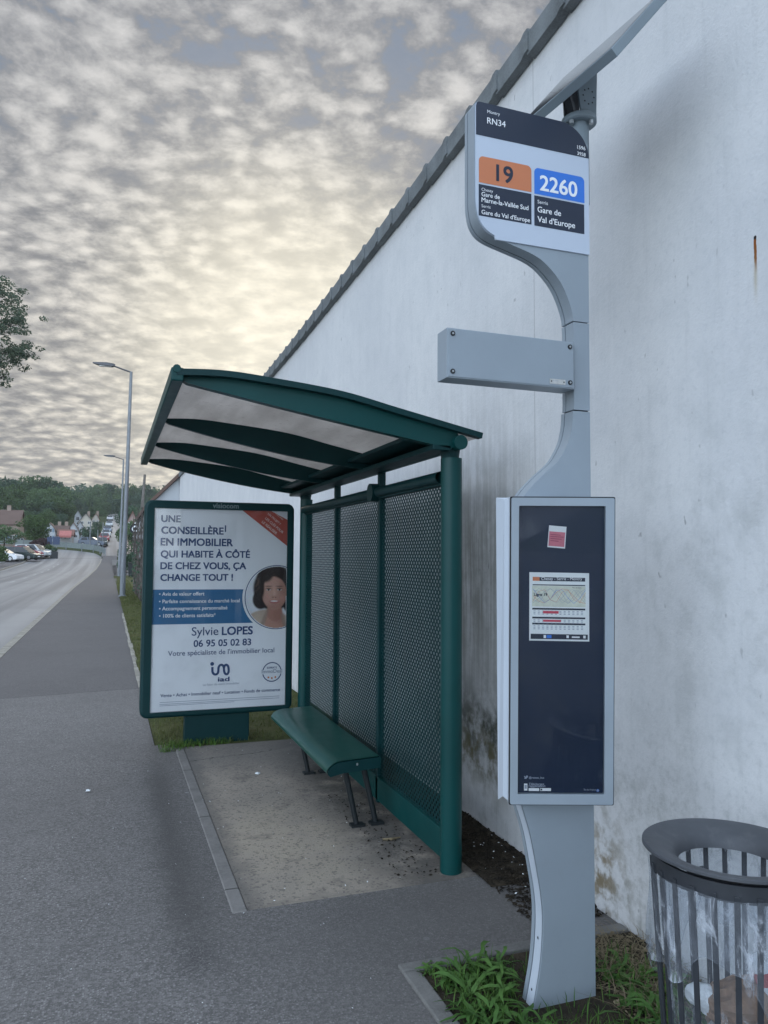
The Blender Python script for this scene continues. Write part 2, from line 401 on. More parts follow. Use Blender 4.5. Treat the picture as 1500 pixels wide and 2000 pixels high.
def mat_asphalt(name, base, spk=.5, tone=(1, 1, 1.0), patch=True):
    m, t, out = newmat(name); p = pos(t); X, Y, Z = t.sep(p); xy = t.comb(X, Y, 0)
    v = t.vor(xy, 120, out='Color'); vd = t.vor(xy, 120)
    g = t.sep(v)[0]
    fine = t.noise(xy, 150, 4, .7); big = t.noise(xy, .7, 5, .6); mid = t.noise(xy, 4, 5, .65)
    c0 = mix3(base, .66); c1 = mix3(base, 1.26)
    c = t.mix(t.ss(t.add(t.mul(fine, .6), t.mul(g, .4)), .30, .72), c0, c1)
    spec = t.mul(t.m('GREATER_THAN', g, .86), t.ss(vd, .5, .2)); c = t.mix(t.mul(spec, .45), c, (.46, .45, .44))
    c = t.mix(t.mul(t.ss(big, .35, .7), .35), c, mix3(base, .66))
    c = t.mix(t.mul(t.ss(mid, .45, .75), .22), c, mix3(base, 1.35))
    if patch:
        # older strip beyond the joint, a tar run and a worn spot beside the slab
        j = t.add(9.45, t.mul(t.sub(t.noise(xy, 3, 3, .5), .5), .08))
        old = t.m('GREATER_THAN', Y, t.add(j, t.mul(X, .16))); c = t.mix(t.mul(old, .42), c, (.085, .080, .082))
        jl = t.m('LESS_THAN', t.m('ABSOLUTE', t.sub(Y, t.add(j, t.mul(X, .16)))), .02); c = t.mix(t.mul(jl, .4), c, (.05, .05, .05))
        run = t.mul(t.m('EXPONENT', t.mul(t.m('POWER', t.mul(t.sub(X, t.add(.36, t.mul(t.sub(mid, .5), .10))), 11.0), 2.0), -1.0)), t.mul(t.ss(Y, 3.1, 3.5), t.ss(Y, 6.6, 5.4)))
        c = t.mix(t.mul(run, .62), c, mix3(base, .42))
        strip = t.mul(t.ss(X, .30, .42), t.mul(t.ss(X, .62, .55), t.ss(Y, 3.0, 3.6))); c = t.mix(t.mul(strip, .28), c, mix3(base, .5))
        spot = t.mul(t.blob(X, Y, .37, 3.12, .10, .16), t.ss(fine, .35, .65)); c = t.mix(t.mul(spot, .75), c, (.03, .03, .032))
        gum = t.m('LESS_THAN', t.vor(xy, 2.1), .035); c = t.mix(t.mul(gum, .5), c, (.33, .33, .33))
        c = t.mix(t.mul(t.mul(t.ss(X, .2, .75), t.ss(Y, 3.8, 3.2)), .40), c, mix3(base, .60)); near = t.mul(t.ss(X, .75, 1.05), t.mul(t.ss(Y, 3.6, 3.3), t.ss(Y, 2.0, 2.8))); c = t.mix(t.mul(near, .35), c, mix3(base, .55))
    bsdf(t, out, c, .86, 0, .25, bump(t, t.add(t.mul(vd, .5), t.mul(fine, .7)), .55, .006)); return m
ASPH = mat_asphalt('pavement_asphalt', (.186, .176, .168))
def mat_road():
    m, t, out = newmat('road_asphalt'); p = pos(t); X, Y, Z = t.sep(p); xy = t.comb(X, Y, 0)
    lanes = t.noise(t.comb(t.mul(X, 1.0), t.mul(Y, .012), 0), 1.1, 3, .5)
    fine = t.noise(xy, 60, 5, .7); big = t.noise(xy, .25, 5, .6)
    c = t.mix(t.ss(lanes, .34, .66), (.15, .147, .145), (.30, .29, .28))
    c = t.mix(t.mul(t.ss(big, .45, .75), .4), c, (.16, .158, .16))
    c = t.mix(t.mul(t.ss(fine, .4, .7), .3), c, (.30, .30, .30))
    bsdf(t, out, c, .62, 0, .5, bump(t, fine, .3, .006)); return m
ROADM = mat_road()
def mat_slab():
    m, t, out = newmat('concrete_slab'); p = pos(t); X, Y, Z = t.sep(p); xy = t.comb(X, Y, 0)
    fine = t.noise(xy, 120, 5, .75); mid = t.noise(xy, 5, 6, .65); big = t.noise(xy, 1.3, 4, .6)
    ag = t.sep(t.vor(xy, 85, out='Color'))[0]
    c = t.mix(t.ss(big, .3, .7), (.262, .232, .198), (.40, .338, .272))
    c = t.mix(t.mul(t.ss(t.blob(X, Y, .98, 4.2, .42, .75), .1, .9), t.mul(t.ss(mid, .3, .65), .60)), c, (.40, .345, .26))
    c = t.mix(t.mul(t.ss(fine, .42, .70), .40), c, (.46, .43, .38))
    c = t.mix(t.mul(t.m('GREATER_THAN', ag, .86), .45), c, (.085, .08, .075))
    c = t.mix(t.mul(t.ss(t.noise(xy, 2.6, 5, .7), .52, .70), .55), c, (.085, .085, .085))
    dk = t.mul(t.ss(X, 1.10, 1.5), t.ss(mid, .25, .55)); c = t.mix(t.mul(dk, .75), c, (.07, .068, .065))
    spots = t.m('LESS_THAN', t.vor(t.vm('ADD', xy, t.vm('SCALE', t.noise(xy, 20, 2, .5, color=True), scale=.03)), 5.5), .055); c = t.mix(t.mul(spots, .6), c, (.06, .055, .05))
    edge = t.add(t.mul(t.sub(t.noise(xy, 7, 5, .65), .5), .22), 0)
    fe = t.ss(t.add(t.sub(Y, 3.44), edge), .06, .0); c = t.mix(t.mul(fe, .35), c, (.12, .115, .11))
    le = t.ss(t.add(t.sub(X, .625), edge), .12, .0); c = t.mix(t.mul(le, .6), c, (.105, .102, .10))
    be_ = t.ss(t.add(Y, t.mul(edge, 3.0)), 5.2, 6.3); c = t.mix(t.mul(be_, .55), c, (.125, .122, .12))
    ck = t.m('LESS_THAN', t.m('ABSOLUTE', t.sub(Y, t.add(t.add(5.86, t.mul(X, .25)), t.mul(t.sub(t.noise(xy, 5, 4, .6), .5), .28)))), .006)
    c = t.mix(t.mul(ck, t.mul(.8, t.ss(t.noise(xy, 3, 2, .5), .40, .5))), c, (.03, .03, .03))
    bsdf(t, out, c, .9, 0, .2, bump(t, t.add(fine, t.mul(ag, .4)), .6, .006)); return m
SLABM = mat_slab()
def mat_stone(name, base, joint=None, axis=1, jw=.006, moss=.3):
    m, t, out = newmat(name); p = pos(t); X, Y, Z = t.sep(p)
    fine = t.noise(p, 90, 5, .7); mid = t.noise(p, 4, 5, .65)
    c = t.mix(t.ss(mid, .3, .7), mix3(base, .75), mix3(base, 1.2)); c = t.mix(t.mul(t.ss(fine, .4, .7), .35), c, mix3(base, 1.5))
    if joint:
        a = (X, Y, Z)[axis]; fr = t.m('FRACT', t.mul(a, 1.0/joint)); j = t.m('LESS_THAN', t.m('ABSOLUTE', t.sub(fr, .5)), jw/joint); c = t.mix(t.mul(j, .75), c, (.04, .04, .035))
    c = t.mix(t.mul(t.ss(t.noise(p, 9, 5, .7), .55, .72), moss), c, (.12, .115, .06))
    bsdf(t, out, c, .88, 0, .25, bump(t, fine, .5, .006)); return m
KERB = mat_stone('kerb_granite', (.30, .28, .24), 1.0)
STRIP = mat_stone('edging_concrete', (.195, .185, .175), 1.05, moss=.2)
EDGE = mat_stone('pit_edging', (.165, .16, .15), None, moss=.35)
def mat_ground(name, a, b, cc, scale=3):
    m, t, out = newmat(name); p = pos(t)
    c = t.mix(t.ss(t.noise(p, scale, 6, .65), .35, .65), a, b); c = t.mix(t.mul(t.ss(t.noise(p, scale*9, 5, .7), .45, .7), .6), c, cc)
    bsdf(t, out, c, .95, 0, .1, bump(t, t.noise(p, 40, 5, .7), .9, .02)); return m
SOIL = mat_ground('bare_soil', (.040, .034, .026), (.075, .060, .042), (.028, .026, .020), 5)
TURF = mat_ground('verge_turf', (.070, .085, .032), (.115, .115, .052), (.050, .052, .026), 1.6)
FIELD = mat_ground('field_green', (.05, .075, .03), (.075, .09, .04), (.04, .06, .025), .15)
PARK = mat_ground('parking_tarmac', (.17, .165, .16), (.22, .215, .205), (.14, .135, .13), .8)

def mat_leaf(name, a, b, c3, trans=.35, rnd=True, sc=.5):
    m, t, out = newmat(name); p = pos(t)
    f = t.noise(p, sc, 4, .6); c = t.mix(t.ss(f, .3, .7), a, b)
    c = t.mix(t.mul(t.ss(t.noise(p, sc*7, 3, .6), .45, .7), .6), c, c3)
    if rnd:
        oi = t.node('ShaderNodeObjectInfo').outputs['Random']; c = t.mix(t.mul(oi, .35), c, mix3(a, .55))
    tl = t.node('ShaderNodeBsdfTranslucent'); t.put(tl.inputs[0], c)
    b_ = bsdf(t, None, c, .6, 0, .25)
    ms = t.node('ShaderNodeMixShader'); ms.inputs[0].default_value = trans
    t.l.new(b_.outputs[0], ms.inputs[1]); t.l.new(tl.outputs[0], ms.inputs[2]); t.l.new(ms.outputs[0], out.inputs[0]); return m
LEAFA = mat_leaf('foliage_mid', (.085, .145, .070), (.125, .195, .085), (.060, .105, .055), sc=.25)
LEAFB = mat_leaf('foliage_dark', (.065, .112, .075), (.090, .150, .088), (.045, .082, .058), sc=.2)
LEAFC = mat_leaf('foliage_fresh', (.055, .105, .035), (.085, .140, .045), (.040, .075, .030), sc=.6)
LEAFP = mat_leaf('foliage_pine', (.085, .125, .085), (.125, .165, .10), (.06, .09, .065), sc=.6, trans=.3)
LEAFR = mat_leaf('foliage_purple', (.075, .045, .050), (.10, .06, .06), (.05, .04, .035), sc=.6)
GRASSM = mat_leaf('grass_blades', (.060, .150, .026), (.105, .205, .040), (.12, .125, .045), sc=3, rnd=False)
VERGEM = mat_leaf('verge_blades', (.10, .125, .040), (.145, .160, .058), (.19, .165, .09), sc=1, rnd=False)
WEEDM = mat_leaf('weed_leaves', (.060, .150, .034), (.105, .205, .050), (.055, .105, .028), sc=5, rnd=False, trans=.3)
STRAW = mat_ground('dry_straw', (.20, .16, .10), (.30, .25, .16), (.13, .10, .07), 20)
BARK = mat_ground('tree_bark', (.055, .045, .038), (.085, .070, .058), (.035, .03, .026), 6)
TWIG = mat_ground('bare_twigs', (.10, .085, .075), (.15, .13, .115), (.07, .06, .055), 6)
WOODP = mat_ground('grey_timber', (.15, .135, .12), (.21, .195, .18), (.11, .10, .09), 6)
LITTER = mat_ground('leaf_litter_dark', (.020, .017, .014), (.045, .036, .026), (.015, .013, .011), 14)
TILEM = mat_stone('fibre_cement_tile', (.17, .185, .19), None, moss=.15)
def house_mat(name, c): return paint(name, c, .85, var=.08, scale=.8, dirt=.15, dirtcol=mix3(c, .6))
ROOFB = house_mat('roof_brown_tiles', (.13, .085, .068)); ROOFG = house_mat('roof_slate', (.085, .085, .09)); ROOFR = house_mat('roof_red_tiles', (.20, .10, .075))
HW = [house_mat('render_white', (.52, .54, .56)), house_mat('render_cream', (.46, .42, .36)), house_mat('render_brown', (.27, .21, .17)), house_mat('render_pink', (.42, .31, .28)), house_mat('render_grey', (.40, .40, .40))]
WIN = paint('window_glass', (.035, .045, .055), .15, var=.2); SHUT = paint('shutter_blue', (.20, .28, .36), .6, var=.1); FRAMEW = paint('window_frame', (.6, .6, .6), .5, var=.05)

# ------------------------------------------------------------------ terrain profile
_YY = [-60, 40, 60, 80, 100, 115, 130, 150, 200, 300, 350, 450, 700, 1200]
_ZZ = [0, 0, .06, .22, .70, 1.60, 3.0, 4.9, 8.6, 16.5, 20.5, 27, 34, 36]
def zr(Y): return float(np.interp(Y, _YY, _ZZ))
def strip(name, xs, ys, dz, m, label=None, kind='structure', thick=0.0):
    b = MB(); rows = []
    for Y in ys: rows.append([(X(Y) if callable(X) else X, Y, zr(Y)+dz) for X in xs])
    b.grid(rows, smooth=False); o = b.build(name, m); tag(o, kind=kind); return o
def ysteps(a, b):
    s = sorted(set([a, b] + [y for y in _YY if a < y < b] + list(np.arange(a, b, 5.0)))); return s
# ground
gy = [-60, -20, 0, 20] + ysteps(40, 350) + [450, 560]
def zl(Y): return min(zr(Y), float(np.interp(Y, [-60, 40, 60, 80, 100, 115, 130, 150, 172, 200, 232, 300, 350, 450, 1200], [0, 0, .06, .22, .70, 1.6, 2.8, 3.7, 4.5, 6.9, 10.3, 16.5, 20.5, 27, 36])))
def zg(X, Y): return zl(Y) if X < -5 else zr(Y) if X > -1.3 else zl(Y)+(zr(Y)-zl(Y))*(X+5)/3.7
gy = sorted(set(gy + [172, 232])); b = MB(); b.grid([[(X, Y, zg(X, Y)-.17) for X in (-350, -120, -60, -30, -11.4, -5, -1.3, 30, 60, 150, 350)] for Y in gy], smooth=False); tag(b.build('ground', FIELD), kind='structure')
KX = lambda Y: float(np.interp(Y, [40, 116], [0, .85]))   # the kerb drifts to the right up the street
road_r = lambda Y: -1.62 + KX(Y)
strip('road', [lambda Y: -9.5, -7.5, -5.5, -3.5, road_r], ysteps(-60, 110), -.11, ROADM)
# the bend to the left and the street that climbs straight on
RE = spline([(-.84, 110), (-1.0, 115), (-2.6, 121), (-8, 126.5), (-18, 132), (-40, 142)], 5)
LE = spline([(-9.5, 110), (-9.8, 112), (-11.5, 115), (-15.5, 118.5), (-25, 123), (-42, 131)], 5)
b = MB(); b.grid([[(p[0]+(q[0]-p[0])*k/4, p[1]+(q[1]-p[1])*k/4, zr(p[1]+(q[1]-p[1])*k/4)-.10) for k in range(5)] for p, q in zip(LE, RE)], smooth=False)
tag(b.build('road_bend', ROADM), kind='structure')
b = MB(); ys = ysteps(114, 420); b.grid([[(xx + (Y-106)*.003, Y, zr(Y)-.07) for xx in (-.9, .6, 2.6)] for Y in ys], smooth=False)
tag(b.build('side_street', ROADM), kind='structure')
# pavements
ed = lambda Y: .52 if Y < 10 else .45
strip('pavement', [-1.49, 2.12], [-12, -6, 0, 2.80, 3.46], 0, ASPH)
strip('pavement', [-1.49, .555], [3.46, 6.45, 6.62], 0, ASPH)
strip('pavement', [lambda Y: -1.49 + KX(Y), lambda Y: (.40 if Y < 20 else .44) + KX(Y)*.9], [6.62, 10, 20, 40, 60, 70, 80, 90, 100, 108, 115], 0, ASPH)
strip('pavement_left', [-11.4, -9.6], ysteps(-20, 104), .0, ASPH)
strip('parking_area', [-40, -11.4], ysteps(60, 128), .03, PARK)
strip('driveway', [.46, 9], [62, 70, 80, 92, 106], .0, PARK)
# kerbs: real steps
b = MB()
for Y0 in np.arange(-12, 108, 4.0):
    for xa, xb in ((-1.63, -1.49), (-9.62, -9.48)):
        za, zb = zr(Y0), zr(Y0+4); k0, k1 = (KX(Y0), KX(Y0+4)) if xa > -5 else (0, 0)
        b.raw([(xa+k0, Y0, za-.2), (xb+k0, Y0, za-.2), (xb+k0, Y0, za+.006), (xa+k0, Y0, za+.006), (xa+k1, Y0+4, zb-.2), (xb+k1, Y0+4, zb-.2), (xb+k1, Y0+4, zb+.006), (xa+k1, Y0+4, zb+.006)],
              [(3, 2, 6, 7), (0, 3, 7, 4), (2, 1, 5, 6), (0, 1, 2, 3)])
tag(b.build('kerb', KERB), kind='structure')
# worn centre dashes
LINEM = paint('road_paint_worn', (.42, .42, .41), .7, var=.2, scale=8)
b = MB()
for Y0 in np.arange(6, 98, 7.5):
    b.raw([(-5.55, Y0, zr(Y0)-.106), (-5.43, Y0, zr(Y0)-.106), (-5.43, Y0+2.4, zr(Y0+2.4)-.106), (-5.55, Y0+2.4, zr(Y0+2.4)-.106)], [(0, 1, 2, 3)])
tag(b.build('road_marking', LINEM), kind='structure')
# shelter slab, its edging strip, verge, planting pit
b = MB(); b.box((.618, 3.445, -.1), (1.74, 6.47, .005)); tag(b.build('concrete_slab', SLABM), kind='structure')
b = MB(); b.box((.550, 3.436, -.1), (.6165, 6.5, .0055)); tag(b.build('edging_strip', STRIP, bevel=.006), kind='structure')
strip('verge', [.405, 1.2, 2.12], [6.48, 6.62, 8], -.004, TURF); strip('verge', [.42, 1.2, 2.12], [8, 12, 20, 40, 50, 62], -.004, TURF)
strip('soil_strip', [1.745, 2.12], [3.30, 3.6, 5, 6.47], .003, SOIL)
PXL, PYT = 1.075, 2.795
strip('planting_pit', [PXL+.06, 2.12], [-.5, 1, 2.73], .003, SOIL)
b = MB(); b.box((PXL, -.5, -.1), (PXL+.065, 2.735, .012)); b.box((PXL, 2.737, -.1), (2.085, PYT, .012)); tag(b.build('pit_edging', EDGE, bevel=.006), kind='structure')
b = MB()
for i in range(20):
    yy = 9.5+i*.62; b.box((.385+random.uniform(-.01, .01), yy, -.1), (.435+random.uniform(-.01, .02), yy+.58, .012+random.uniform(-.01, .01)))
tag(b.build('verge_edging', KERB, bevel=.008), kind='structure')

# ================================================================== large white building
WX = 2.09
bld = thing('building', 'long white rendered building with stained wall and grey tile edge beside the pavement', 'building', (WX, 10, 0))
_vy = [-6, 2.5, 3.1, 3.8, 5.0, 7.6, 9.0, 10.7, 25]; _vz = [4.33, 4.33, 4.31, 4.28, 4.235, 4.16, 4.12, 4.095, 4.12]
vz = lambda Y: float(np.interp(Y, _vy, _vz))
b = MB(); ys = [-6, 0, 2.5, 3.1, 3.8, 5, 7.6, 9, 10.7, 18, 25]
b.grid([[(WX, Y, -.3) for Y in ys], [(WX, Y, 1) for Y in ys], [(WX, Y, vz(Y)-.02) for Y in ys]], smooth=False)
b.poly([(WX, 25, -.3), (11, 25, -.3), (11, 25, 5.6), (WX, 25, vz(25)-.02)]); b.poly([(WX, -6, -.3), (WX, -6, vz(-6)-.02), (11, -6, 5.6), (11, -6, -.3)])
b.poly([(11, -6, -.3), (11, -6, 5.6), (11, 25, 5.6), (11, 25, -.3)])
b.build('wall', WALLM, bld)
b = MB(); b.grid([[(WX-.02, Y, vz(Y)+.07), (11.2, Y, 5.72)] for Y in ys], smooth=False); b.grid([[(11.2, Y, 5.66), (WX-.02, Y, vz(Y)+.02)] for Y in ys], smooth=False)
b.build('roof', TILEM, bld)
Y0 = 1.36
while Y0 < 24.8:
    Y1 = Y0+.345
    za, zb = vz(Y0), vz(Y1)
    b = MB()
    # lapped edge tile: near end rides up over the next and flares outwards
    prof = []
    for Y, lift, out_ in ((Y0-.012, .012, .011), (Y0+.028, .011, .010), (Y0+.07, .003, .003), (Y1+.012, -.004, .0)):
        zz = vz(Y)+lift
        prof.append([(WX-.052-out_, Y, zz-.052), (WX-.056-out_, Y, zz+.062), (WX+.16, Y, zz+.11), (WX+.16, Y, zz+.09), (WX-.036-out_, Y, zz+.046), (WX-.034-out_, Y, zz-.030), (WX-.004, Y, zz-.045), (WX-.004, Y, zz-.060)])
    for r0, r1 in zip(prof, prof[1:]):
        n = len(r0); b.raw(r0+r1, [(i, (i+1) % n, n+(i+1) % n, n+i) for i in range(n)])
    b.poly(prof[0][::-1]); b.poly(prof[-1])
    b.build('verge_tile', TILEM, bld)
    Y0 = Y1

# ================================================================== bus shelter
PX = 1.635
sh = thing('bus_shelter', 'teal metal bus shelter with curved smoked roof and perforated back panels', 'bus shelter', (PX, 5, 0))
MY = [3.53, 4.58, 5.58, 6.56]
def post(Y):
    b = MB(); n = 28; ro = .056
    def prof(z, k=1.0):
        # round front with a flat cover strip, like an extruded column
        return [(PX+ro*k*math.cos(w)*(1.0 if math.sin(w) < 0 else .92), Y+ro*k*math.sin(w), z) for w in [2*math.pi*i/n for i in range(n)]]
    R0, R1 = prof(-.05), prof(2.058)
    b.raw(R0+R1, [(i, (i+1) % n, n+(i+1) % n, n+i) for i in range(n)], None, True); b.poly(R1)
    o = b.build('post', TEAL, sh)
    c = MB(); c.tube([(PX-.005, Y, 2.058), (PX-.005, Y, 2.085), (PX-.012, Y, 2.125)], [.045, .050, .062], n=20); c.build('post_cap', TEALD, o)
post(MY[0]); post(MY[3])
for Y in MY[1:3]:
    b = MB(); b.box((PX-.022, Y-.019, .03), (PX+.022, Y+.019, 2.10)); b.build('mullion', TEALD, sh, bevel=.004)
b = MB(); b.box((PX-.03, MY[0]+.05, 1.925), (PX+.02, MY[3]-.05, 2.0)); b.tube([(PX-.035, MY[0]+.05, 1.965), (PX-.035, MY[3]-.05, 1.965)], .030, n=16, caps=False); b.build('top_rail', TEALD, sh, bevel=.004)
b = MB(); b.box((PX-.022, MY[0]+.05, .045), (PX+.02, MY[3]-.05, .19)); b.build('bottom_rail', TEAL, sh, bevel=.004)
b = MB(); b.tube([(PX-.075, 4.60, 1.965), (PX+.02, 4.60, 1.965)], .058, n=24); b.build('clamp_disc', TEALD, sh, bevel=.004)
def perforated(Ya, Yb, za, zb, p=.0380, r=.0087):
    rows = int((zb-za)/(p*.5)); colsn = int((Yb-Ya)/p)
    iy, ix = np.meshgrid(np.arange(rows+1), np.arange(colsn+2), indexing='ij')
    cy = Ya + (ix + .5*(iy % 2) - .5)*p; cz = za + iy*p*.5
    keep = (cy < Yb+.012) & (cy > Ya-.012); cy, cz = cy[keep], cz[keep]; n = len(cy)
    k8 = np.arange(8); a8 = np.radians(45*k8); h = p*.5
    Ro = np.where(k8 % 2 == 0, h, h/math.sqrt(2))      # diamond cell: corners and edge midpoints
    outer = np.c_[(cy[:, None]+Ro*np.cos(a8)).ravel(), (cz[:, None]+Ro*np.sin(a8)).ravel()]
    key = np.round(outer/2e-4).astype(np.int64)
    _, first, inv = np.unique(key, axis=0, return_index=True, return_inverse=True); inv = inv.ravel()
    uo = outer[first]; no = len(uo); uo[:, 0] = np.clip(uo[:, 0], Ya-.012, Yb+.012)
    ang = a8; iy_ = (cy[:, None]+r*np.cos(ang)).ravel(); iz_ = (cz[:, None]+r*np.sin(ang)).ravel()
    V = np.r_[np.c_[np.full(no, PX), uo], np.c_[np.full(n*8, PX), iy_, iz_]]
    io = inv.reshape(n, 8); ii = no + np.arange(n*8).reshape(n, 8)
    F = np.stack([io, np.roll(io, -1, 1), np.roll(ii, -1, 1), ii], axis=2).reshape(-1, 4)
    V -= np.array(ORG[sh.name][0])
    me = bpy.data.meshes.new('perforated_panel'); me.from_pydata(V.tolist(), [], F.tolist()); me.materials.append(TEALD)
    o = bpy.data.objects.new('perforated_panel', me); COL.objects.link(o); o.parent = sh
    s = o.modifiers.new('thickness', 'SOLIDIFY'); s.thickness = .0010; s.offset = 0
for a, c in ((MY[0]+.058, MY[1]-.02), (MY[1]+.02, MY[2]-.02), (MY[2]+.02, MY[3]-.058)): perforated(a, c, .192, 1.922)
# curved roof
RP = spline([(.262, 2.352), (.46, 2.362), (.659, 2.350), (1.01, 2.314), (1.31, 2.252), (1.753, 2.160)], 6)
YA, YB = 3.43, 6.66
def rn(i):
    a = np.array(RP[max(i-1, 0)]); c = np.array(RP[min(i+1, len(RP)-1)]); tt = (c-a)/np.linalg.norm(c-a); return np.array([-tt[1], tt[0]])
b = MB(); up = [(np.array(p)+rn(i)*.008) for i, p in enumerate(RP)]; lo = [(np.array(p)+rn(i)*.0) for i, p in enumerate(RP)]
yy = np.linspace(YA+.02, YB-.02, 9)
b.grid([[(q[0], Y, q[1]) for q in up] for Y in yy]); b.grid([[(q[0], Y, q[1]) for q in lo][::-1] for Y in yy])
b.build('roof_sheet', POLYC, sh)
for e, Yc in enumerate((YA, YB)):
    b = MB(); P = [(p[0], Yc, p[1]+.004) for p in RP]; rows = []
    for p, i in zip(P, range(len(P))):
        q = rn(i); rows.append([(p[0]+q[0]*h, Yc+w, p[2]+q[1]*h) for h, w in ((-.012, -.022), (.016, -.022), (.016, .022), (-.012, .022), (-.012, -.022))])
    b.grid(rows, smooth=False); b.poly(rows[-1][:4]); b.poly(rows[0][:4][::-1]); b.build('roof_edge_trim', TEALD, sh)
# four crescent ribs
def rib(Y, th, deep, m, name='roof_rib'):
    b = MB(); n = len(RP); top = [(p[0], p[1]-.004) for p in RP if p[0] < 1.66]; x0, z0 = top[0][0]+.05, top[0][1]-.028; x1, z1 = 1.60, 2.098
    bot = []
    for k in range(25):
        t = k/24; xx = x0+(x1-x0)*t; zz = z0+(z1-z0)*t - deep*4*t*(1-t)*.25
        bot.append((xx, zz))
    poly = top + [(1.66, 2.135)] + bot[::-1]
    b.prism([(q[0], Y-th/2, q[1]) for q in poly], (0, th, 0)); b.build(name, m, sh, bevel=.004)
rib(MY[0]-.055, .05, .02, TEAL)
for Y in (MY[1], MY[2]): rib(Y, .035, .10, TEALD)
rib(MY[3], .05, .10, TEALD)
b = MB(); b.box((.238, YA-.02, 2.318), (.292, YB+.04, 2.378)); b.tube([(.262, YA-.025, 2.372), (.262, YB+.045, 2.372)], .018, n=10); b.build('front_rail', TEAL, sh, bevel=.010)
b = MB(); b.tube([(1.640, YA-.01, 2.128), (1.640, YB+.01, 2.128)], .037, n=20); b.build('gutter_tube', TEAL, sh, bevel=.006)
b = MB(); b.box((1.50, YA+.02, 2.088), (1.60, YB-.02, 2.115)); b.box((1.40, YA+.05, 2.146), (1.62, YB-.05, 2.168)); b.build('rear_beam', TEALD, sh, bevel=.004)

# ================================================================== bench
be = thing('bench', 'glossy green metal bench with rolled front edge under the shelter', 'bench', (1.36, 5.0, 0))
prof = spline([(1.214, .312), (1.199, .330), (1.207, .355), (1.235, .378), (1.275, .390), (1.36, .3935), (1.50, .400), (1.518, .396)], 5)
def seat(y0, y1, pr, name, th=.012):
    b = MB(); P = [np.array(p) for p in pr]; inn = []
    for i in range(len(P)):
        t = P[min(i+1, len(P)-1)]-P[max(i-1, 0)]; t = t/np.linalg.norm(t); inn.append(P[i]+np.array([t[1], -t[0]])*th)
    b.grid([[(p[0], y0, p[1]) for p in P], [(p[0], y1, p[1]) for p in P]]); b.grid([[(p[0], y1, p[1]) for p in inn], [(p[0], y0, p[1]) for p in inn]])
    return b
i0 = next(i for i, p in enumerate(prof) if p[0] > 1.385)
seat(4.25, 5.83, prof[:i0], 'seat').build('seat', BENCHG, be); seat(4.25, 5.83, [(prof[i0-1][0]+.003, prof[i0-1][1])]+prof[i0:], 'seat_back').build('seat', BENCHG, be)
for y in (4.246, 5.834):
    b = MB(); poly = [(p[0]+.004, y-.004, p[1]-.005) for p in prof] + [(1.520, y-.004, .335), (1.30, y-.004, .322)]
    b.prism(poly, (0, .008, 0)); b.build('end_plate', TEALD, be)
b = MB(); b.disc((1.375, 4.236, .368), (.006, 0, 0), (0, 0, .008), n=10); b.build('bolt', STEEL, be)
for y in (4.285, 5.415):
    for xa, xb in ((1.318, 1.388), (1.432, 1.505)):
        b = MB(); b.tube([(xa-.03, y, .335), (xa, y, .322), (xb, y, .02)], [.017, .017, .016], n=10); b.box((xb-.035, y-.03, .004), (xb+.045, y+.03, .018)); b.build('leg', LEGM, be)

# ================================================================== advertising panel
AY = 6.55
ad = thing('advertising_panel', 'freestanding teal advertising panel showing an estate agent poster at the shelter end', 'advertising panel', (.9, AY+.08, 0))
def rrect(x0, x1, z0, z1, r, n=8, corners=(1, 1, 1, 1)):
    out = []
    for (cx, cz, a0, on) in ((x1-r, z1-r, 0, corners[0]), (x0+r, z1-r, 90, corners[1]), (x0+r, z0+r, 180, corners[2]), (x1-r, z0+r, 270, corners[3])):
        if on: out += [(cx+r*math.cos(R(a0+90*i/n)), cz+r*math.sin(R(a0+90*i/n))) for i in range(n+1)]
        else: out.append((cx+r*(1 if a0 in (0, 270) else -1), cz+r*(1 if a0 < 180 else -1)))
    return out
def loops(b, L, m=None, smooth=False):     # bridge equal-length closed loops
    n = len(L[0])
    for A, B in zip(L, L[1:]): b.raw(list(A)+list(B), [(i, (i+1) % n, n+(i+1) % n, n+i) for i in range(n)], m, smooth)
X0, X1, Z0, Z1 = .275, 1.530, .232, 2.016
def fl(inset, Y, r): return [(p[0], Y, p[1]) for p in rrect(X0+inset, X1-inset, Z0+inset, Z1-inset, r)]
def pl4(x0, x1, z0, z1, Y): return [(p[0], Y, p[1]) for p in rrect(x0, x1, z0, z1, .004)]
PX0, PX1, PZ0, PZ1 = .352, 1.469, .279, 1.949
b = MB(); loops(b, [fl(.0, AY+.17, .06), fl(0, AY+.02, .06), fl(.006, AY+.006, .056), fl(.02, AY, .05), pl4(PX0, PX1, PZ0, PZ1, AY), pl4(PX0, PX1, PZ0, PZ1, AY+.022)], smooth=False)
b.poly(fl(0, AY+.17, .06)); b.build('frame', TEALD, ad, bevel=.003)
b = MB(); b.box((.632, AY+.035, -.05), (1.168, AY+.15, .2318)); b.build('pedestal', TEALD, ad, bevel=.006)
b = MB(); b.text('visiocom', at(416, 992.0, AY-.001), (1, 0, 0), (0, 0, 1), width=(at(466, 993, AY)-at(416, 993, AY)).x, m=paint('frame_lettering', (.12, .17, .18), .5), bold=.03); b.build('lettering', None, ad)
PY = AY+.020
b = MB(); b.poly([(PX0-.003, PY, PZ0-.003), (PX1+.003, PY, PZ0-.003), (PX1+.003, PY, PZ1+.003), (PX0-.003, PY, PZ1+.003)]); po = b.build('poster', POSTER, ad)
po['label'] = 'estate agent poster with dark blue lettering and a round portrait'
def cp(cx, cy): return (260+cx/3.847, 960+cy/3.846)    # survey grid of the poster
def pq(cx, cy, lay=1): return at(*cp(cx, cy), PY-.0009*lay)
def clipx(v): return Vector((min(max(v.x, PX0), PX1), v.y, min(max(v.z, PZ0), PZ1)))
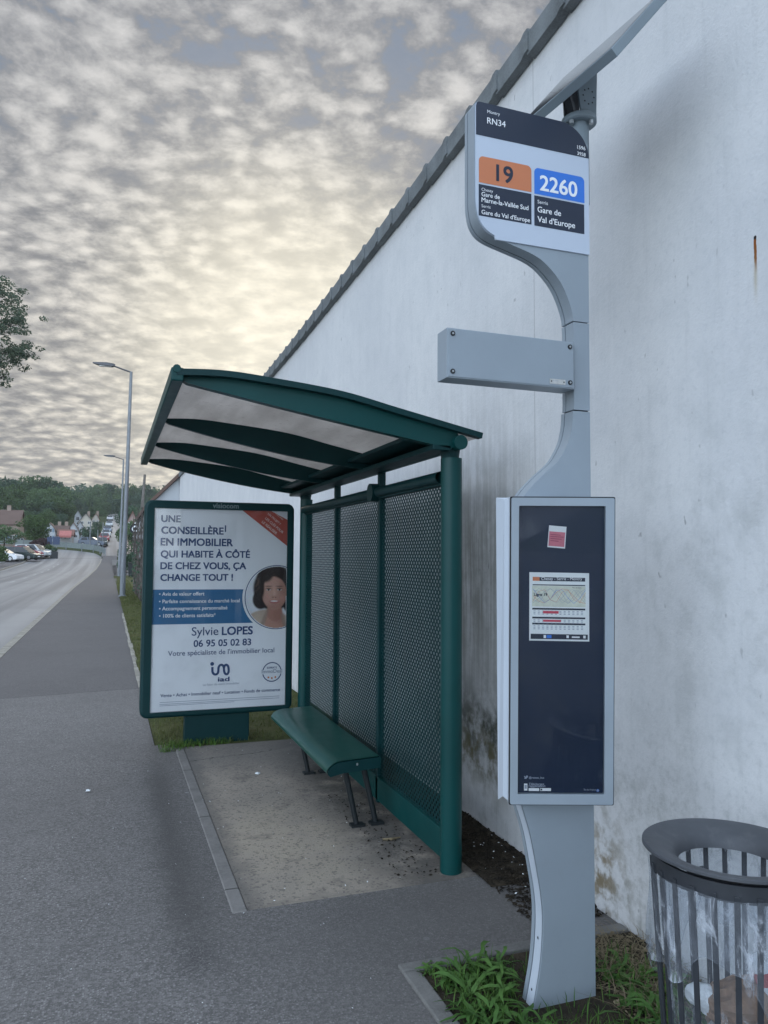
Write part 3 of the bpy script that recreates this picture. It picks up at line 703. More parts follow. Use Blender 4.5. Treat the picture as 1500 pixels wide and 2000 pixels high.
ink = MB(); lt = MB()
def ptext(nm, s, a, c, m, bold=0, lay=3, height=None):
    bm = MB()
    A, B = pq(*a, lay), pq(*c, lay); z = (A.z+B.z)/2
    bm.text(s, (A.x, A.y, z), (1, 0, 0), (0, 0, 1), width=B.x-A.x, height=height, m=m, bold=bold); bm.build(nm, None, po)
for s, a, c in (('UNE', (213, 229), (355, 228)), ('CONSEILLÈRE', (213, 318), (678, 320)), ('EN IMMOBILIER', (208, 406), (748, 408)), ('QUI HABITE À CÔTÉ', (208, 494), (876, 497)), ('DE CHEZ VOUS, ÇA', (206, 582), (847, 583)), ('CHANGE TOUT !', (206, 671), (748, 668))):
    ptext('lettering', s, a, c, INK, .030)
ptext('lettering', '1', (690, 303), (697, 303), INK, .02)
ptext('lettering', 'Sylvie', (440, 1082), (640, 1078), INK, .004); ptext('lettering', 'LOPES', (668, 1076), (897, 1072), INK, .03)
ptext('lettering', '06 95 05 02 83', (455, 1165), (885, 1155), INK, .02); ptext('lettering', "Votre spécialiste de l'immobilier local", (262, 1235), (1060, 1208), INK, .004)
ptext('lettering', 'iad', (638, 1425), (722, 1425), INK, .03, height=.036); ptext('lettering', 'Vente • Achat • Immobilier neuf • Location • Fonds de commerce', (205, 1542), (1103, 1502), INK, .012)
ptext('lettering', 'Le futur de votre immobilier', (525, 1460), (800, 1446), INKG)
for k, (a, c) in enumerate((((200, 1585), (1100, 1540)), ((198, 1598), (1098, 1556)), ((198, 1612), (760, 1582)))):
    A, B = pq(*a, 3), pq(*c, 3); z = (A.z+B.z)/2; ink.raw([(A.x, A.y, z), (B.x, A.y, z), (B.x, A.y, z+.004), (A.x, A.y, z+.004)], [(0, 1, 2, 3)], INKG)
ink.build('small_print', INK, po)
# looping three-letter mark above the name
lg = MB(); c0 = lambda u, v: pq(u, v, 3)
pts = [(596, 1318), (596, 1352), (606, 1370), (622, 1374), (636, 1364), (640, 1345), (642, 1322), (652, 1306), (664, 1302), (676, 1308), (682, 1326), (684, 1350), (692, 1368), (706, 1372), (716, 1358), (718, 1338), (714, 1314), (702, 1302), (690, 1306), (683, 1322)]
lg.stroke([c0(*p) for p in spline(pts, 4)], .019, (0, 1, 0)); lg.disc(c0(594, 1295), (.016, 0, 0), (0, 0, .016), n=14); lg.build('logo', INK, po)
b = MB(); b.raw([clipx(pq(*p, 1)) for p in ((148, 737), (905, 734), (905, 986), (139, 1001))], [(0, 1, 2, 3)]); bd = b.build('blue_band', BAND, po)
for s, a, c in (('• Avis de valeur offert', (195, 783), (535, 780)), ('• Parfaite connaissance du marché local', (195, 838), (800, 832)), ('• Accompagnement personnalisé', (195, 892), (708, 886)), ('• 100% de clients satisfaits²', (195, 948), (618, 940))): ptext('band_lettering', s, a, c, WHITEI, .018, 3)
b = MB(); b.raw([clipx(pq(*p, 1)) for p in ((822, 139), (1040, 139), (1160, 212), (1160, 408))], [(0, 1, 2, 3)], RIBBON)
rr = Vector((math.cos(R(-39)), 0, math.sin(R(-39)))); ru = Vector((-rr.z, 0, rr.x)); 
RTXT = paint('ribbon_lettering', (.74, .58, .54), .5)
for s, p, w in (('VOUS AVEZ', (1068, 168), .085), ('UN PROJET ?', (1010, 172), .14), ('LES CLÉS POUR', (990, 205), .20), ('LE RÉALISER', (965, 232), .165)): b.text(s, pq(*p, 3), rr, ru, width=w, m=RTXT, bold=.02)
b.build('corner_ribbon', RIBBON, po)
# round portrait, cut by the poster edge
C = pq(1078, 793, 2); RR = (pq(1078, 553, 2)-C).z
def arcpts(rad, lay):
    return [Vector((min(C.x+rad*math.cos(w), PX1), PY-.0009*lay, C.z+rad*math.sin(w))) for w in [2*math.pi*i/64 for i in range(64)]]
b = MB(); b.poly(arcpts(RR*1.07, 2), WHITEI); b.poly(arcpts(RR, 3), INK); b.poly(arcpts(RR*.975, 4), POSTER); 
PW, PH = 100, 130
gu, gv = np.meshgrid(np.linspace(838, 1160, PW), np.linspace(1032, 553, PH))
def sst(x, a, c): t = np.clip((x-a)/(c-a), 0, 1); return t*t*(3-2*t)
def ell(cx, cy, rx, ry, soft=.12, rot=0.0):
    c_, s_ = math.cos(rot), math.sin(rot); dx, dy = (gu-cx), (gv-cy); a, b_ = (dx*c_+dy*s_)/rx, (-dx*s_+dy*c_)/ry
    return 1-sst(np.hypot(a, b_), 1-soft, 1+soft)
img = np.ones((PH, PW, 3))*np.array((.70, .73, .77)) + (gv[..., None]-800)/2400*np.array((-.10, -.08, -.04))
prg = np.random.default_rng(2)
def lay(mask, col, k=1.0):
    global img
    img = img*(1-mask[..., None]*k) + np.array(col)*mask[..., None]*k
lay(ell(1055, 730, 152, 165, .07), (.028, .020, .019)); lay(ell(958, 812, 60, 72, .12), (.026, .018, .018)); lay(ell(1165, 800, 45, 110, .12), (.026, .018, .018))
strand = .5+.5*np.sin(gu*.16+np.sin(gv*.035)*5+prg.normal(size=gu.shape)*.3); hm_ = np.maximum(ell(1055, 730, 150, 163, .07), ell(958, 812, 58, 70, .12))*(ell(990, 650, 110, 90, .6))
lay(hm_*strand, (.16, .09, .065), .55)
lay(ell(1010, 1030, 190, 145, .06), (.46, .36, .29)); lay(ell(905, 1010, 60, 100, .5, .4), (.56, .45, .36), .7); lay(ell(1060, 1010, 72, 130, .10), (.47, .26, .20)); lay(ell(1062, 905, 58, 70, .12), (.40, .205, .155)); lay(ell(1095, 930, 40, 55, .5), (.30, .14, .11), .5)
lay(ell(985, 960, 14, 85, .5, .35), (.30, .22, .18), .7); lay(ell(1132, 985, 14, 70, .5, -.3), (.30, .22, .18), .7)
face = ell(1060, 762, 92, 124, .06); lay(face, (.50, .285, .225)); lay(face*ell(1035, 735, 60, 80, .9), (.62, .39, .31), .55); lay(face*ell(1140, 790, 45, 110, .8), (.33, .165, .13), .65); lay(face*ell(1060, 872, 70, 26, .8), (.34, .17, .13), .6)
lay(ell(992, 622, 62, 58, .25, -.6), (.035, .024, .022)); lay(ell(1110, 606, 70, 46, .3, .4), (.035, .024, .022)); lay(ell(966, 720, 20, 85, .4), (.04, .027, .024))
for cx_ in (1018, 1100):
    lay(ell(cx_, 732, 25, 13, .6), (.36, .19, .15), .6); lay(ell(cx_, 738, 17, 6.5, .3), (.60, .55, .52)); lay(ell(cx_, 737, 7.5, 7.5, .3), (.03, .02, .02)); lay(ell(cx_, 731, 19, 3.5, .5), (.06, .035, .03)); lay(ell(cx_, 712, 26, 4.5, .6), (.12, .07, .055), .8)
lay(ell(1060, 768, 9, 36, .8), (.66, .43, .35), .6); lay(ell(1060, 792, 20, 9, .7), (.38, .20, .16), .6); lay(ell(1050, 796, 4, 3, .5), (.16, .07, .06)); lay(ell(1071, 796, 4, 3, .5), (.16, .07, .06))
lay(ell(1060, 826, 36, 14, .3), (.42, .13, .12)); lay(ell(1060, 823, 28, 6.5, .3), (.72, .68, .65)); lay(ell(1060, 844, 26, 7, .8), (.36, .18, .14), .5)
for cx_ in (1003, 1118): lay(ell(cx_, 800, 22, 26, .9), (.58, .30, .25), .5)
img *= 1 + .05*prg.normal(size=img.shape)
P3 = []; keep = {}
for a in range(PH):
    for c_ in range(PW):
        v = at(*cp(float(gu[a, c_]), float(gv[a, c_])), PY-.0009*6); P3.append(v)
lx, lz, rr2 = C.x, C.z, RR*.965
def inside(v): return (v.x-lx)**2+(v.z-lz)**2 < rr2**2 and v.x < PX1-.001
fs = [(a*PW+c_, a*PW+c_+1, (a+1)*PW+c_+1, (a+1)*PW+c_) for a in range(PH-1) for c_ in range(PW-1) if all(inside(P3[k]) for k in (a*PW+c_, a*PW+c_+1, (a+1)*PW+c_+1, (a+1)*PW+c_))]
PRINT, _t, _o = newmat('printed_portrait'); _a = _t.node('ShaderNodeAttribute', attribute_name='print'); bsdf(_t, _o, _a.outputs['Color'], .5, 0, .3)
nv0 = len(b.v); b.raw(P3, fs, PRINT); pt = b.build('portrait', None, po); pt['label'] = 'round portrait of a dark haired woman in a beige jacket'
ca_ = pt.data.color_attributes.new('print', 'FLOAT_COLOR', 'POINT'); cols = np.ones((len(b.v), 4)); cols[nv0:, :3] = np.clip(img.reshape(-1, 3), 0, 1); ca_.data.foreach_set('color', cols.ravel())
# round quality badge
B0 = pq(1043, 1355, 3); rb = (pq(1043, 1281, 3)-B0).z; b = MB()
b.ring(B0, (rb, 0, 0), (0, 0, rb), .90, INK, a0=R(12), a1=R(168)); b.ring(B0, (rb, 0, 0), (0, 0, rb), .90, INK, a0=R(192), a1=R(348))
b.text('EXPERTS', B0+Vector((-rb*.5, 0, rb*.34)), (1, 0, 0), (0, 0, 1), width=rb*1.0, m=INK, bold=.02); b.text('ImmoDeal', B0+Vector((-rb*1.05, 0, -rb*.10)), (1, 0, 0), (0, 0, 1), width=rb*2.1, m=INKG, bold=.02)
for k in (-1, 0, 1): b.disc(B0+Vector((k*rb*.36, 0, -rb*(.62-.08*abs(k)))), (rb*.1, 0, 0), (0, 0, rb*.1), ORANGE, n=10)
b.build('badge', None, po)
b = MB(); b.box((PX0+.001, AY+.004, PZ0+.001), (PX1-.001, AY+.008, PZ1-.001)); b.build('glass', GLASS, ad)

# ================================================================== bus stop totem
TY = 2.38
to = thing('bus_stop_sign', 'tall grey bus stop totem with a white route flag and timetable case', 'bus stop sign', (1.53, TY+.04, 0))
XR = 1.669
FOOT = spline([(1.408, -.04), (1.439, .10), (1.452, .185), (1.458, .29), (1.453, .37), (1.437, .462), (1.411, .587), (1.378, .69), (1.345, .80)], 5)
MIDL = spline([(1.345, 1.72), (1.372, 1.756), (1.393, 1.778), (1.420, 1.809), (1.472, 1.857), (1.526, 1.902), (1.557, 1.945), (1.579, 1.99), (1.592, 2.045), (1.596, 2.095)], 5)
UPL = spline([(1.600, 2.432), (1.596, 2.462), (1.575, 2.52), (1.541, 2.578), (1.484, 2.632), (1.428, 2.660), (1.344, 2.682), (1.277, 2.699), (1.235, 2.718), (1.208, 2.752), (1.1955, 2.80), (1.193, 2.86), (1.193, 3.0), (1.193, 3.165)], 5)
FTOP = [(1.193, 3.170), (1.1955, 3.182), (1.205, 3.188)] + [(1.545+.125*math.sin(R(a)), 3.063+.122*math.cos(R(a))) for a in range(0, 91, 9)]
def body(outl, name, y=((0, .052), (.052, .058), (.058, .078))):
    o = MB(); g = MB()
    n = len(outl)
    def sec(bm, ya, yb, ins, mm):
        xr = XR-ins*.6; cz = [p[1] for p in outl]
        P = [(p[0]+ins if p[0] < XR-.02 else xr, TY+ya, p[1]) for p in outl]
        bm.prism(P, (0, yb-ya, 0))
    sec(o, *y[0], 0, None); sec(o, *y[2], 0, None); r = o.build(name, GREY, to, bevel=.0025, angle=40)
    sec(g, y[1][0]-.004, y[1][1]+.004, .006, None); g.build('seam', GAPM, r)
    return r
low = body(FOOT + [(1.345, 1.5)] + MIDL + [(XR, 2.095), (XR, -.04)], 'lower_body')
mid = body([(1.600, 2.100), (1.6015, 2.13), (1.6015, 2.40), (1.600, 2.428), (XR, 2.428), (XR, 2.100)], 'middle_body')
upp = body(UPL + FTOP + [(XR, 2.432)], 'flag_body')
b = MB(); b.box((1.606, TY+.006, 2.09), (XR-.005, TY+.07, 2.44)); b.build('core', GAPM, to)
# paler strip on the foot's left flank, side light put into its colour
b = MB(); E2 = FOOT[:-3]
b.raw([(p[0]-.0025, TY+.006, p[1]) for p in E2]+[(p[0]-.0025, TY+.048, p[1]) for p in E2], [(i, i+1, len(E2)+i+1, len(E2)+i) for i in range(len(E2)-1)], None, True)
b.build('lit_flank', GREY_LIT, low)
for z in (.055, .225):
    xx = float(np.interp(z, [p[1] for p in FOOT], [p[0] for p in FOOT])); b = MB(); b.disc((xx-.0042, TY+.027, z), (0, .004, 0), (0, 0, .005), n=10); b.build('rivet', GAPM, low)
# flag face: white plate with black header
zh = 3.062; zb = 2.690; FY = TY-.006
ff = [p for p in UPL if p[1] > 2.694] 
plate = [(1.275, zb)] + [(p[0]+.003, p[1]+.002) for p in ff if p[0] < 1.27] + [(p[0]+(.003 if p[0] < 1.4 else 0), p[1]-.002) for p in FTOP] + [(XR+.001, zb)]
b = MB(); b.prism([(p[0], FY, p[1]) for p in plate], (0, .0075, 0)); fp = b.build('route_plate', SIGNW, to)
hd = [(1.196, zh)] + [(p[0]+(.003 if p[0] < 1.4 else 0), p[1]-.002) for p in [q for q in UPL if q[1] > zh]+FTOP if p[1] > zh]+[(XR+.001, zh)]
hd = [(p[0], p[1]) for p in hd]
b = MB(); b.poly([(p[0], FY-.0008, p[1]) for p in hd]); b.build('header', NAVY, fp)
def fc(cx, cy): return (880+cx/5.0, 180+cy/5.0)
def fq(cx, cy, lay=1): return at(*fc(cx, cy), FY-.0008*lay)
def rquad(bm, cs, m, lay, r=0.0, top=True):
    P = [fq(*c, lay) for c in cs]; x0 = (P[0].x+P[3].x)/2; x1 = (P[1].x+P[2].x)/2; z1 = (P[0].z+P[1].z)/2; z0 = (P[2].z+P[3].z)/2
    bm.poly([(p[0], P[0].y, p[1]) for p in (rrect(x0, x1, z0, z1, r, 6, (1, 1, 0, 0)) if r else [(x0, z0), (x1, z0), (x1, z1), (x0, z1)])], m)
b = MB(); rquad(b, ((278, 620), (790, 722), (790, 975), (275, 880)), ORANGE, 1, .018); b.build('route_tile', ORANGE, fp)
b = MB(); rquad(b, ((818, 735), (1308, 832), (1306, 1082), (818, 992)), BLUE, 1, .018); b.build('route_tile', BLUE, fp)
b = MB(); rquad(b, ((275, 893), (790, 996), (790, 1294), (275, 1200)), NAVY, 1); rquad(b, ((818, 1008), (1306, 1098), (1306, 1388), (818, 1300)), NAVY, 1); b.build('destination_tile', NAVY, fp)
def ft(s, a, c, m, bold=0, lay=2):
    fl_ = MB(); A, B = fq(*a, lay), fq(*c, lay); z = (A.z+B.z)/2; fl_.text(s, (A.x, A.y, z), (1, 0, 0), (0, 0, 1), width=B.x-A.x, m=m, bold=bold); fl_.build('lettering', None, fp)
ft('Montry', (360, 202), (482, 230), WHITEI); ft('RN34', (358, 306), (537, 342), WHITEI, .006, 3); ft('1596', (1237, 552), (1316, 570), WHITEI, .01, 3); ft('3958', (1238, 612), (1318, 630), WHITEI, .01, 3)
ft('19', (450, 864), (608, 892), NAVY, .02); ft('2260', (876, 958), (1235, 1022), WHITEI, .02)
for s, a, c, bo in (('Chessy', (303, 961), (415, 982), 0), ('Gare de', (303, 1013), (480, 1046), .012), ('Marne-la-Vallée Sud', (303, 1066), (760, 1156), .012), ('Serris', (303, 1122), (390, 1138), 0), ("Gare du Val d'Europe", (303, 1183), (775, 1276), .012),
                    ('Serris', (850, 1083), (950, 1104), 0), ('Gare de', (850, 1168), (1078, 1212), .012), ("Val d'Europe", (850, 1262), (1215, 1332), .012)): ft(s, a, c, WHITEI, bo)
# small display box
QY = 2.358
A = at(872.9, 640.4, QY); D = at(1121.2, 758.3, QY); A2 = at(1121.2, 667.6, QY); D2 = at(872.9, 739, QY); xa, xb = (A.x+D2.x)/2, (D.x+A2.x)/2; za, zb_ = (A.z+A2.z)/2, (D.z+D2.z)/2
b = MB(); b.box((xa, QY, zb_), (xb, QY+.082, za)); db = b.build('display_box', GREY, to, bevel=.002)
b = MB(); b.box((xa+.004, QY-.003, zb_+.004), (xb-.004, QY, za-.004)); b.build('cover_plate', GREY, db, bevel=.001)
for xx in (xa+.020, xb-.020):
    for zz in (zb_+.022, za-.020):
        b = MB(); b.tube([(xx, QY-.001, zz), (xx, QY-.007, zz)], .0085, GAPM, n=16); b.disc((xx, QY-.0075, zz), (.004, 0, 0), (0, 0, .004), STEEL, n=10); b.build('screw', None, db)
b = MB(); b.box((xb-.105, QY-.0045, zb_+.012), (xb-.040, QY-.003, zb_+.030), PLATEM)
for k in (-1, 1): b.disc((xb-.0725+k*.026, QY-.005, zb_+.021), (.003, 0, 0), (0, 0, .003), GAPM, n=8)
b.text('N° 0034', (xb-.093, QY-.005, zb_+.022), (1, 0, 0), (0, 0, 1), width=.022, m=INKG); b.build('number_plate', None, db)
# timetable case, turned towards the waiting passengers
T0 = 2.60
cA, cB, cC, cD = att(988, 970, T0), att(1196, 970, T0), att(1003, 1573, T0), att(1207, 1575, T0)
ce = (cA+cB+cC+cD)/4; cr = ((cB-cA)+(cD-cC)).normalized(); cu = ((cA-cC)+(cB-cD)); cu = (cu-cr*cu.dot(cr)).normalized(); cn = cr.cross(cu)  # cn towards viewer
cw = ((cB-cA).length+(cD-cC).length)/4; ch = ((cA-cC).length+(cB-cD).length)/4
def cq(u, v, w=0): return ce + cr*u + cu*v + cn*w
def cpx(px, py, w=0.0):                       # photo survey point on the case front
    d_ = _ray(px, py); P0 = ce+cn*w; return EYEV + d_*((P0-EYEV).dot(cn)/d_.dot(cn))
cs = MB()
def crect(hu, hv, w, r=.006): return [tuple(cq(p[0], p[1], w)) for p in rrect(-hu, hu, -hv, hv, r, 3)]
# deep body with a splayed left flank
cs.prism([cq(-cw+.001, ch-.002, -.022), cq(-cw+.001, -ch+.002, -.022), cq(cw-.001, -ch+.002, -.022), cq(cw-.001, ch-.002, -.022)], cn*-.02)
fl0 = cpx(968, 972, -.10); fl1 = cpx(972, 1562, -.10)
L0 = [cq(-cw+.001, ch-.004, -.040), cq(-cw-.012, ch-.010, -.055), fl0, cq(-cw+.03, ch-.006, -.14)]
L1 = [cq(-cw+.001, -ch+.004, -.040), cq(-cw-.012, -ch+.012, -.055), fl1, cq(-cw+.03, -ch+.02, -.14)]
cs.raw(L0+L1, [(0, 1, 5, 4), (1, 2, 6, 5), (2, 3, 7, 6)], None, False)
cs.raw(L0+[cq(cw-.02, ch-.006, -.14), cq(cw-.01, ch-.004, -.040)], [(5, 4, 3, 2, 1, 0)]); cs.raw(L1+[cq(cw-.02, -ch+.02, -.14), cq(cw-.01, -ch+.004, -.040)], [(0, 1, 2, 3, 4, 5)])
cs.raw([cq(cw-.01, ch-.004, -.04), cq(cw-.02, ch-.006, -.14), cq(cw-.02, -ch+.02, -.14), cq(cw-.01, -ch+.004, -.04)], [(0, 1, 2, 3)]); cs.raw([cq(-cw+.03, ch-.006, -.14), cq(cw-.02, ch-.006, -.14), cq(cw-.02, -ch+.02, -.14), cq(-cw+.03, -ch+.02, -.14)], [(3, 2, 1, 0)])
case = cs.build('timetable_case', GREY_LIT, to, bevel=.003)  # paler grey here carries the light falling on the left flank
gl = [cpx(1008, 988), cpx(1178, 988), cpx(1186, 1551), cpx(1017, 1553)]
hu0 = sum((g-ce).dot(cr) for g in (gl[0], gl[3]))/2; hu1 = sum((g-ce).dot(cr) for g in (gl[1], gl[2]))/2; hv1 = sum((g-ce).dot(cu) for g in gl[:2])/2; hv0 = sum((g-ce).dot(cu) for g in gl[2:])/2
inn = lambda w: [tuple(cq(p[0], p[1], w)) for p in rrect(hu0, hu1, hv0, hv1, .004, 3)]
b = MB(); loops(b, [crect(cw, ch, -.0115), crect(cw, ch, -.006), crect(cw-.004, ch-.004, -.006)], GAPM); loops(b, [crect(cw-.004, ch-.004, -.006), crect(cw-.004, ch-.004, 0), inn(0), inn(-.018)], GREY); b.build('door_frame', None, case)
b = MB(); b.poly(inn(-.0175)); bo = b.build('backing_board', CASEB, case)
b = MB(); b.prism(inn(-.004), cn*-.003); b.build('glass', GLASS, case)
BW = -.0165
def bp(px, py, k=1): return cpx(px, py, BW+.0004*k)
def bq(bm, pts, m, k=1): bm.raw([bp(*p, k) for p in pts], [tuple(range(len(pts)))], m)
b = MB(); bq(b, ((1072.5, 1026), (1106.5, 1029), (1103.5, 1071.5), (1069, 1068.5)), PAPER); bq(b, ((1073, 1037.5), (1104, 1040), (1102, 1068.5), (1071, 1066)), PINKP, 2)
for k, (a_, w_) in enumerate(((1043, 20), (1047, 26), (1051, 22), (1055, 16))): bq(b, ((1075, a_), (1075+w_, a_+1.6), (1075+w_, a_+3.0), (1075, a_+1.4)), paint('notice_ink', (.28, .05, .10), .5), 3)
b.build('notice', None, case)
b = MB(); bq(b, ((1034, 1117.5), (1150.5, 1119.5), (1151, 1253), (1033.5, 1251)), PAPER)
def sx(u, v): u0 = 1034+(1033.5-1034)*v; u1 = 1150.5+.5*v; return (u0+(u1-u0)*u, 1117.5+2*u+133.5*v)
def sr(u0, v0, u1, v1, m, k=2): bq(b, (sx(u0, v0), sx(u1, v0), sx(u1, v1), sx(u0, v1)), m, k)
sr(.055, .067, .17, .125, ORANGE); sr(.17, .070, .935, .125, NAVY); sr(.055, .175, .935, .190, NAVY); sr(.045, .195, .94, .50, MAPP)
for i in range(7):
    z_ = [(.06+.88*k/9, .22+.24*(.5+.45*math.sin(i*1.7+k*.9+i*k*.13))) for k in range(10)]; b.stroke([bp(*sx(*q), 3) for q in z_], .0011, cn, [ORANGE, INKG, INKG, BLUE, INKG, ORANGE, INKG][i])
b.text('Ligne 19', bp(*sx(.08, .345), 4), cr, cu, width=.045, m=NAVY, bold=.03); b.text('Plan de ligne', bp(*sx(.72, .225), 4), cr, cu, width=.03, m=NAVY); b.text('Chessy - Serris - Montry', bp(*sx(.20, .112), 4), cr, cu, width=.14, m=WHITEI)
for v0 in (.520, .650, .738):
    sr(.05, v0, .935, v0+.026, NAVY)
    for i in range(12):
        for j in range(3): sr(.07+i*.072, v0+.040+j*.022, .07+i*.072+.034, v0+.050+j*.022, INKG)
sr(.23, .562, .49, .60, RED, 3); sr(.23, .690, .53, .722, RED, 3); sr(.025, .900, .975, .975, NAVY)
sr(.24, .915, .28, .96, WHITEI, 3); sr(.29, .915, .37, .96, BLUE, 3); sr(.62, .915, .66, .955, WHITEI, 3); sr(.71, .93, .84, .95, WHITEI, 3); sr(.90, .915, .94, .955, WHITEI, 3)
b.build('timetable_sheet', None, case)
def btxt(*a, **k): q = MB(); q.text(*a, **k); q.build('board_lettering', None, case)
b = MB()
bq(b, [(1023.5, 1515), (1026.5, 1517.3), (1027.5, 1515.2), (1029.5, 1514.6), (1031.5, 1515.8), (1030.5, 1518.5), (1027.8, 1521.2), (1023.2, 1521), (1025.5, 1519.6), (1024, 1517.6)], INKG)
btxt('@reseau_bus', bp(1033, 1520.5), cr, cu, width=.052, m=INKG, bold=.02)
bq(b, ((1023.5, 1530.5), (1030, 1530.5), (1030, 1544), (1023.5, 1544)), WHITEI); bq(b, ((1024.5, 1533), (1029, 1533), (1029, 1540.5), (1024.5, 1540.5)), INKG, 2)
btxt("Téléchargez", bp(1033, 1533.2), cr, cu, width=.052, m=INKG, bold=.02); btxt("l'application", bp(1033, 1537.2), cr, cu, width=.056, m=INKG, bold=.02)
for x0, x1 in ((1032.5, 1053), (1055, 1076)): bq(b, ((x0, 1539.2), (x1, 1539.4), (x1, 1545), (x0, 1544.8)), WHITEI)
bq(b, ((1055.8, 1540.4), (1059, 1540.4), (1059, 1543.8), (1055.8, 1543.8)), NAVY, 2)
btxt('Île-de-France', bp(1140, 1543.8), cr, cu, width=.042, m=INKG, bold=.01); b.disc(bp(1167.5, 1544), cr*.005, cu*.005, BLUE, n=12); b.disc(bp(1167.5, 1544, 2), cr*.0035, cu*.0035, INKG, n=12)
b.build('board_symbols', None, case)
# mast on top with flange, bracket and solar panel
MX, MYY = 1.660, TY+.04
b = MB(); b.tube([(MX, MYY, 2.9), (MX, MYY, 3.235)], .037, n=24); mast = b.build('mast', GREYS, to)
b = MB(); b.lathe([(.0, 3.214), (.060, 3.214), (.066, 3.219), (.066, 3.236), (.060, 3.241), (0, 3.241)], (MX, MYY, 0), None, 36)
fg = b.build('flange', GREYS, to)
for k in range(4):
    w = R(45+90*k-20); b = MB(); b.tube([(MX+.052*math.cos(w), MYY+.052*math.sin(w), 3.200), (MX+.052*math.cos(w), MYY+.052*math.sin(w), 3.214)], .009, n=6); b.build('bolt', STEEL, fg)
b = MB(); b.prism([(MX-.012, MYY-.034, 3.241), (MX+.055, MYY-.034, 3.241), (MX+.062, MYY-.034, 3.475), (MX-.030, MYY-.034, 3.365)], (0, .007, 0)); br = b.build('tilt_bracket', GREYS, to, bevel=.001)
b = MB(); b.prism([(MX-.055, MYY+.012, 3.241), (MX+.010, MYY+.012, 3.241), (MX+.012, MYY+.012, 3.42), (MX-.062, MYY+.012, 3.345)], (0, .007, 0)); b.prism([(MX-.040, MYY-.028, 3.241), (MX-.028, MYY-.028, 3.241), (MX-.060, MYY-.028, 3.34), (MX-.066, MYY-.028, 3.33)], (0, .04, 0)); b.build('bracket_cheek', LAMPD, to, bevel=.001)
for k in range(8):
    w = 2*math.pi*k/8; b = MB(); b.disc((MX+.020+.024*math.cos(w), MYY-.0352, 3.315+.030*math.sin(w)), (.0035, 0, 0), (0, 0, .0035), n=8); b.build('slot', GAPM, br)
pc = Vector((1.545, 2.062, 3.264)); az = R(5.5); e1 = Vector((-math.sin(az), math.cos(az), 0)); hh = Vector((math.cos(az), math.sin(az), 0)); e2 = hh*math.cos(R(50)) + Vector((0, 0, math.sin(R(50)))); en = e1.cross(e2)
if en.z < 0: en = -en
Ls, Ws = .56, .385
b = MB(); b.obox(pc+e1*Ls/2+e2*Ws/2-en*.017, e1*Ls/2, e2*Ws/2, en*.017); sp = b.build('solar_panel_frame', GREYS, to, bevel=.002)
SOL, _t, _o = newmat('solar_cells'); bsdf(_t, _o, (.02, .022, .035), .05, 0, .8)
b = MB(); P = [pc+e1*u+e2*v+en*.0012 for u, v in ((.012, .012), (Ls-.012, .012), (Ls-.012, Ws-.012), (.012, Ws-.012))]; b.poly(P); b.build('solar_cells', SOL, sp)

# ================================================================== litter bin with clear bag
BX, BY = 1.565, 1.63
bi = thing('litter_bin', 'charcoal slatted litter bin with wide ring rim and clear bag', 'litter bin', (BX, BY, 0))
b = MB(); b.lathe([(.196, .784), (.2170, .7855), (.2205, .7875), (.2200, .7935), (.2165, .7960), (.205, .7955), (.185, .7905), (.165, .7840), (.148, .7750), (.137, .7640), (.131, .7520), (.1285, .7440), (.1315, .7435), (.140, .7580), (.152, .7700), (.168, .7780), (.185, .7830), (.196, .784)], (BX, BY, 0), None, 96)
rim = b.build('rim', paint('bin_rim_grey', (.060, .065, .074), .46, var=.12, scale=6, dirt=.2, dirtcol=(.16, .16, .16)), bi)
rt = lambda z: .158 + (.198-.158)*(z/.75)
b = MB(); b.lathe([(rt(.74)-.012, .728), (rt(.74)-.001, .728), (rt(.74)-.001, .770), (rt(.74)-.012, .770), (rt(.74)-.012, .728)], (BX, BY, 0), None, 64); b.build('upper_ring', BINM, bi)
b = MB(); b.lathe([(.150, .06), (.166, .06), (.166, .10), (.150, .10), (.150, .06)], (BX, BY, 0), None, 64); b.lathe([(0, .075), (.15, .075)], (BX, BY, 0), None, 48); b.tube([(BX, BY, -.03), (BX, BY, .08)], .05, n=20); b.build('base_ring', BINM, bi)
for k in range(24):
    w = 2*math.pi*(k+.35)/24; c_, s_ = math.cos(w), math.sin(w)
    rad = Vector((c_, s_, 0)); tn = Vector((-s_, c_, 0)); lo_ = Vector((BX, BY, .07))+rad*rt(.07); hi_ = Vector((BX, BY, .745))+rad*rt(.745)
    b = MB(); ax = (hi_-lo_)/2; b.obox((lo_+hi_)/2, tn*.0068, rad*.0028, ax); b.build('slat', BINM, bi, bevel=.001)
def wrinkle(r, z, w, i):
    f = 1 if .12 < z < .78 else .3
    return r + f*(.006*math.sin(9*w+z*16) + .004*math.sin(17*w-z*31) + .003*math.sin(31*w+z*50)), z + .006*math.sin(5*w+z*9)
b = MB(); b.lathe([(.02, .10), (.10, .105), (.138, .13), (.146, .20), (.150, .32), (.157, .45), (.165, .58), (.172, .70), (.182, .755)], (BX, BY, 0), None, 120, wrinkle); bag = b.build('bag', BAG, bi)
def skirt(r, z, w, i):
    hem = .50 + .055*math.sin(w*2+.6) + .035*math.sin(w*5+1.3) + .015*math.sin(w*11)
    t = i/9.0; zz = .738 + (hem-.738)*t
    rr_ = rt(zz) + .010 + .006*math.sin(13*w+zz*22)*t + .005*math.sin(7*w-zz*18) + .004*math.sin(29*w+zz*33)*t + .01*t*max(0, math.sin(w*3+.5))
    return rr_, zz
b = MB(); b.lathe([(0, 0)]*10, (BX, BY, 0), None, 120, skirt); b.build('bag_overhang', BAG, bi)
b = MB(); pts = []
